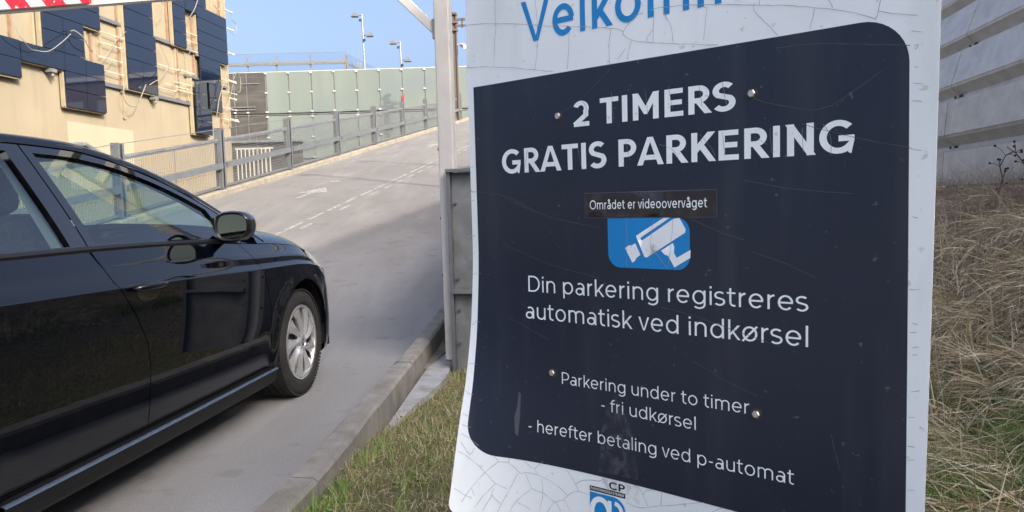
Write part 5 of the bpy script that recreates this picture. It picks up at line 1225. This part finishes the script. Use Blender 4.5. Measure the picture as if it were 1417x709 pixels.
b = MB(); b.box((0, -1.17, 1.30), (.24, 0, 0), (0, .03, 0), (0, 0, .065)); b.tube([Vector((0, -1.17, 1.31)), Vector((0, -1.14, 1.39))], .012, 6); build_car(b, 'rear_view_mirror', M['trim'], bevel=.01)
for x in (.36, -.36): rbox((x, -1.32, 1.385), (.36, .15, .02), 'sun_visor', M['liner'], .006, math.radians(-20))
b = MB(); b.box((-.655, -1.80, 1.16), (.004, 0, 0), (0, .05, 0), (0, 0, .09)); build_car(b, 'airbag_tag', M['clip'])
# ================================================================== VEGETATION
def ribbons(name, m, root, dirv, length, width, bend, nseg=3, label=None, seed=1, kink=.0):
    """numpy blades: root (n,3), dirv (n,3) initial direction, bend = droop per unit; one mesh 'stuff'"""
    n = len(root); r = np.random.default_rng(seed)
    side = np.cross(dirv, np.array([0, 0, 1.])); ln = np.linalg.norm(side, axis=1, keepdims=True); side = np.where(ln > 1e-3, side/np.maximum(ln, 1e-3), np.array([1., 0, 0]))
    ang = r.uniform(0, math.pi, n)[:, None]; up_ = np.cross(side, dirv); wv = side*np.cos(ang)+up_*np.sin(ang)
    V = np.zeros((n, nseg*2+1, 3)); p = root.copy(); d = dirv.copy()
    for k in range(nseg):
        w = width[:, None]*(1-.28*k)
        V[:, 2*k] = p-wv*w/2; V[:, 2*k+1] = p+wv*w/2
        d = d+np.array([0, 0, -1.])*bend[:, None]/nseg+r.normal(0, 1, (n, 3))*kink; d /= np.linalg.norm(d, axis=1, keepdims=True)
        p = p+d*(length[:, None]/nseg)
    V[:, nseg*2] = p
    nv = nseg*2+1; base = (np.arange(n)*nv)[:, None]
    quads = np.concatenate([base+np.array([[2*k, 2*k+1, 2*k+3, 2*k+2]]) for k in range(nseg-1)], axis=0) if nseg > 1 else np.zeros((0, 4), int)
    tris = base+np.array([[2*nseg-2, 2*nseg-1, 2*nseg]])
    me = bpy.data.meshes.new(name); me.vertices.add(n*nv); me.vertices.foreach_set('co', V.reshape(-1))
    loops = np.concatenate([quads.reshape(-1), tris.reshape(-1)]); me.loops.add(len(loops)); me.loops.foreach_set('vertex_index', loops.astype(np.int32))
    nq, ntri = len(quads), len(tris); starts = np.concatenate([np.arange(nq)*4, nq*4+np.arange(ntri)*3]); me.polygons.add(nq+ntri); me.polygons.foreach_set('loop_start', starts.astype(np.int32))
    me.update(calc_edges=True); me.validate()
    at = me.attributes.new('tone', 'FLOAT', 'POINT'); at.data.foreach_set('value', np.repeat(r.random(n), nv).astype(np.float32))
    me.materials.append(m); o = bpy.data.objects.new(name, me); COL.objects.link(o); o['kind'] = 'stuff'
    if label: o['label'] = label
    return o
def bladmat(name, cols, rough=.7, trans=.25):
    m = bpy.data.materials.new(name); m.use_nodes = True; nt = m.node_tree; L = nt.links.new; bs = nt.nodes['Principled BSDF']; bs.inputs['Roughness'].default_value = rough; bs.inputs['Specular IOR Level'].default_value = .3
    a = nt.nodes.new('ShaderNodeAttribute'); a.attribute_name = 'tone'; cr = nt.nodes.new('ShaderNodeValToRGB'); L(a.outputs['Fac'], cr.inputs[0])
    while len(cr.color_ramp.elements) < len(cols): cr.color_ramp.elements.new(.5)
    for e, (p, c) in zip(cr.color_ramp.elements, cols): e.position = p; e.color = (*c, 1)
    L(cr.outputs[0], bs.inputs['Base Color']); return m
M['greenblade'] = bladmat('green_grass', [(0, (.075, .14, .022)), (.5, (.13, .22, .04)), (.85, (.23, .31, .075)), (1, (.38, .38, .17))])
M['freshblade'] = bladmat('fresh_grass', [(0, (0.096, 0.208, 0.032)), (.6, (0.192, 0.352, 0.072)), (1, (0.352, 0.480, 0.144))])
M['dryblade'] = bladmat('dry_lawn_grass', [(0, (0.162, 0.135, 0.072)), (.5, (0.342, 0.288, 0.171)), (1, (0.648, 0.558, 0.360))])
M['straw'] = bladmat('straw', [(0, (.30, .22, .12)), (.3, (.55, .43, .26)), (.7, (.74, .62, .40)), (1, (.86, .78, .58))])
M['bramble'] = bladmat('bramble', [(0, (.20, .145, .11)), (.5, (.38, .29, .22)), (1, (.58, .47, .36))])
def uv2w(u, v, z): return AR_[None]*u[:, None]+AV_[None]*v[:, None]+np.array([0, 0, 1.])[None]*z[:, None]
AR_ = np.array(AR); AV_ = np.array(AV)
def cloud(n, u0, u1, v0, v1, dens, seed):
    r = np.random.default_rng(seed); U = r.uniform(u0, u1, n*3); V = r.uniform(v0, v1, n*3)
    keep = np.array([r.random() < dens(a, c) for a, c in zip(U, V)]); U, V = U[keep][:n], V[keep][:n]
    Z = np.array([bank_z(a, c) for a, c in zip(U, V)]); return U, V, Z
def patch(a, c, f=1.3, o=0): return noise.noise(Vector((a*f+o, c*f, 3.3)))
def kern(a, c): return 1 if a > kerb_u(c)+.135+.15*smoothstep(3.5, 4.8, c) else 0
def dirs(n, tilt, seed, prefer=None):
    r = np.random.default_rng(seed); th_ = r.uniform(0, 2*math.pi, n); t = np.abs(r.normal(0, tilt, n)); d = np.stack([np.cos(th_)*np.sin(t), np.sin(th_)*np.sin(t), np.cos(t)], 1)
    if prefer is not None: d = d+np.array(prefer)[None]
    return d/np.linalg.norm(d, axis=1, keepdims=True)
# short lawn between kerb and sign
def lawn(u0, u1, v0, v1, n1, n2, sd):
    n = n1; U, V, Z = cloud(n, u0, u1, v0, v1, lambda a, c: kern(a, c)*(.30+.70*smoothstep(-.15, .25, patch(a, c)+.35*smoothstep(2.6, 4.4, c)-.10)), sd); n = len(U); r = np.random.default_rng(sd+1)
    ribbons('lawn_grass', M['greenblade'], uv2w(U, V, Z-.004), dirs(n, .95, sd+2), r.uniform(.014, .040, n), r.uniform(.0020, .0038, n), r.uniform(.2, 1.1, n), 3, seed=sd+3)
    n = n2; U, V, Z = cloud(n, u0, u1, v0, v1, lambda a, c: kern(a, c)*(.45+.55*smoothstep(.2, -.25, patch(a, c))), sd+4); n = len(U)
    ribbons('dry_lawn_grass', M['dryblade'], uv2w(U, V, Z+.003), dirs(n, 1.25, sd+5), r.uniform(.03, .075, n), r.uniform(.0016, .0032, n), r.uniform(.2, 1.0, n), 3, seed=sd+6, kink=.14)
lawn(-1.4, .15, 1.7, 5.6, 80000, 45000, 1)
lawn(-1.6, 1.6, 5.6, 12, 22000, 12000, 31); lawn(.15, 1.3, 1.0, 5.6, 16000, 12000, 51); lawn(-1.3, 1.3, -2.5, 1.7, 22000, 14000, 71)
r = np.random.default_rng(2)
# fresh tufts at the kerb foot
rt_, dr_, ln_ = [], [], []
for tv, du, k in ((2.42, .10, 40), (2.5, .16, 50), (2.62, .12, 55), (2.35, .05, 35), (2.95, .14, 40), (3.1, .12, 45), (3.25, .15, 30), (2.15, .06, 40), (3.0, .35, 22), (2.7, .62, 22), (2.45, .7, 18), (3.6, .5, 16)):
    for _ in range(k):
        v = tv+random.gauss(0, .035); u = kerb_u(v)+.15+du*.45+random.gauss(0, .02); rt_.append(W(u, v, bank_z(u, v)-.01)); a_ = random.uniform(0, 6.28); t = abs(random.gauss(0, .35)); dr_.append((math.cos(a_)*math.sin(t), math.sin(a_)*math.sin(t), math.cos(t))); ln_.append(random.uniform(.05, .13))
n = len(rt_); ribbons('kerb_tufts', M['freshblade'], np.array(rt_), np.array(dr_), np.array(ln_), r.uniform(.003, .0055, n), r.uniform(.2, .9, n), 4, seed=8)
# the bank: straw lying down the slope, green below it
n = 42000; U, V, Z = cloud(n, .75, 2.5, 1.2, 8.0, lambda a, c: (.12+.88*smoothstep(-.05, .25, patch(a, c, 1.6, 9)+.25*smoothstep(1.75, 1.2, a)))*(1.0 if a < 1.7 else .35), 11); n = len(U)
ribbons('bank_grass', M['greenblade'], uv2w(U, V, Z-.01), dirs(n, .6, 12), r.uniform(.08, .24, n), r.uniform(.003, .0065, n), r.uniform(.5, 1.6, n), 4, seed=13)
n = 26000; U, V, Z = cloud(n, .85, 3.15, 1.2, 11, lambda a, c: smoothstep(-.35, .15, patch(a, c, 1.9, 4)+.25*smoothstep(1.0, 2.2, a)), 14); n = len(U)
gdir = dirs(n, 1.2, 15, prefer=tuple(-AR*.6+AV*-.2)); gdir[:, 2] = np.abs(gdir[:, 2])*.45+.04; gdir /= np.linalg.norm(gdir, axis=1, keepdims=True)
ribbons('straw_grass', M['straw'], uv2w(U, V, Z+r.uniform(0, .05, n)), gdir, r.uniform(.10, .35, n), r.uniform(.002, .005, n), r.uniform(.3, 1.3, n), 5, seed=16, kink=.16)
# tussocks of flattened straw: each spills down the bank from its crown
R_, D_, Ln_, Wd_, Bd_ = [], [], [], [], []
tus = np.random.default_rng(91)
for k in range(520):
    u = tus.uniform(1.0, 3.05); v = tus.uniform(1.6, 10.5)
    if u > 1.9 and v > 4.2 and v < 7.6 and tus.random() < .55: continue
    lay = math.atan2(-.25, -1)+tus.normal(0, .75); nb = int(tus.uniform(60, 170)); z0 = bank_z(u, v); sp = tus.uniform(.03, .09)
    for q in range(nb):
        a_ = lay+tus.normal(0, .42); el = tus.uniform(.10, .75); R_.append(W(u+tus.normal(0, sp), v+tus.normal(0, sp), z0+tus.uniform(-.01, .07)))
        d = AR*math.cos(a_)*math.cos(el)+AV*math.sin(a_)*math.cos(el)+ZZ*math.sin(el); D_.append(d); Ln_.append(tus.uniform(.16, .55)); Wd_.append(tus.uniform(.004, .0115)); Bd_.append(tus.uniform(.9, 2.0))
ribbons('straw_tussocks', M['straw'], np.array(R_), np.array(D_), np.array(Ln_), np.array(Wd_), np.array(Bd_), 6, seed=92, kink=.10)
# bramble litter: fine tangled dark stems over the hummock
n = 30000; U, V, Z = cloud(n, 1.7, 3.1, 3.6, 11, lambda a, c: smoothstep(1.6, 2.1, a-.05*(c-5))*(.5+.5*smoothstep(-.2, .2, patch(a, c, 1.5, 20))), 17); n = len(U)
ribbons('bramble_litter', M['bramble'], uv2w(U, V, Z+r.uniform(-.02, .12, n)), dirs(n, 1.3, 18), r.uniform(.08, .38, n), r.uniform(.002, .0055, n), r.uniform(-.2, 1.4, n), 6, seed=19, kink=.33)
n = 9000; U, V, Z = cloud(n, 2.2, 3.12, 4.5, 14, lambda a, c: 1, 21); n = len(U)
ribbons('wall_foot_grass', M['straw'], uv2w(U, V, Z), dirs(n, .5, 22), r.uniform(.06, .26, n), r.uniform(.0018, .0035, n), r.uniform(.3, 1.2, n), 4, seed=23, kink=.1)
# green grass pushing through at the foot of the bank, bushy dead stems up against the wall
n = 9000; U, V, Z = cloud(n, .85, 1.55, 2.2, 5.0, lambda a, c: smoothstep(-.25, .2, patch(a, c, 2.3, 30)+.3*smoothstep(1.35, .95, a)), 24); n = len(U)
ribbons('bank_foot_grass', M['freshblade'], uv2w(U, V, Z), dirs(n, .55, 25), r.uniform(.10, .26, n), r.uniform(.003, .0065, n), r.uniform(.5, 1.6, n), 4, seed=26)
n = 13000; U, V, Z = cloud(n, 2.15, 3.05, 4.8, 10.5, lambda a, c: smoothstep(-.1, .3, patch(a, c, 1.7, 41)), 27); n = len(U)
ribbons('dead_scrub', M['bramble'], uv2w(U, V, Z+r.uniform(-.02, .10, n)), dirs(n, .9, 28), r.uniform(.12, .40, n), r.uniform(.002, .0055, n), r.uniform(.2, 1.6, n), 6, seed=29, kink=.26)
n = 2500; U, V, Z = cloud(n, 2.7, 3.12, 5.5, 12, lambda a, c: 1, 33); n = len(U)
ribbons('wall_foot_stalks', M['straw'], uv2w(U, V, Z), dirs(n, .35, 34), r.uniform(.15, .42, n), r.uniform(.002, .0035, n), r.uniform(.1, .8, n), 5, seed=35, kink=.06)
M['leaf'] = bladmat('dead_leaf', [(0, (.07, .045, .025)), (.6, (.17, .11, .06)), (1, (.32, .23, .13))])
n = 1500; U, V, Z = cloud(n, -1.3, 3.0, 1.7, 8.0, lambda a, c: kern(a, c), 61); n = len(U)
ribbons('leaf_litter', M['leaf'], uv2w(U, V, Z+r.uniform(.005, .03, n)), dirs(n, 1.4, 62), r.uniform(.012, .04, n), r.uniform(.006, .018, n), r.uniform(-.3, .8, n), 3, seed=63, kink=.3)
n = 2600; U, V, Z = cloud(n, .9, 2.4, 2.0, 6.5, lambda a, c: 1, 64); n = len(U); gd = dirs(n, 1.0, 65); 
ribbons('broken_reeds', M['straw'], uv2w(U, V, Z+r.uniform(.01, .09, n)), gd, r.uniform(.12, .38, n), r.uniform(.007, .014, n), r.uniform(.4, 1.2, n), 4, seed=66, kink=.05)
# individual bramble twigs with dried berries in front of the wall
def twig(u, v, pts, label):
    z = bank_z(u, v); o = empty('bramble_stem', W(u, v, z), label, 'bramble stem')
    P = [W(u+a, v+b_, z+c) for a, b_, c in pts]; n = len(P)
    MB().tube(P, [.007*(1-.7*i/n) for i in range(n)], 6).build('stem', M['bramblesolid'], o, smooth=True)
    for i in range(2, n-1):
        for _ in range(3):
            q = P[i]; e = q+Vector((random.gauss(0, .05), random.gauss(0, .05), random.uniform(-.02, .09))); b = MB(); b.tube([q, (q+e)/2+Vector((0, 0, .01)), e], .002, 4); b.build('side_shoot', M['bramblesolid'], o)
            b = MB(); b.lathe([(0, -.009), (.007, -.006), (.0095, 0), (.007, .006), (0, .009)], e, ZZ, 6); b.build('berry', M['berry'], o, smooth=True)
M['bramblesolid'] = mat('bramble_stem', (.10, .06, .045), .8, var=.3, vscale=30); M['berry'] = mat('dried_berry', (.05, .028, .022), .8)
twig(2.62, 6.1, [(0, 0, -.05), (-.02, .02, .08), (.01, .03, .18), (.03, .02, .27), (.0, .0, .36), (.03, -.02, .44), (.08, -.04, .47)], 'upright bare bramble stem with dried berries against the ribbed steel wall')
twig(2.75, 6.0, [(0, 0, -.05), (.03, -.04, .1), (.02, -.06, .2), (-.04, -.08, .32), (-.09, -.05, .41), (-.13, 0, .46)], 'arching bare bramble stem bending left above the straw bank')
twig(2.70, 5.6, [(0, 0, -.05), (.06, -.06, .12), (.10, -.14, .22), (.12, -.26, .26), (.12, -.4, .22)], 'low drooping bramble stem at the right edge of the photo')
# a few loose stalks in the lawn and on the bank
for (u, v, a_, ln) in ((-.75, 3.0, .6, .22), (-.6, 2.8, .9, .18), (1.1, 2.9, 2.0, .3), (1.3, 3.2, 1.7, .3), (1.25, 3.1, .3, .25)):
    b = MB(); z = bank_z(u, v)+.03; d = AR*math.cos(a_)+AV*math.sin(a_); b.tube([W(u, v, z), W(u, v, z)+d*ln*.5+ZZ*.015, W(u, v, z)+d*ln], .0022, 5); o = b.build('dry_stalk', M['stub']); o['kind'] = 'stuff'
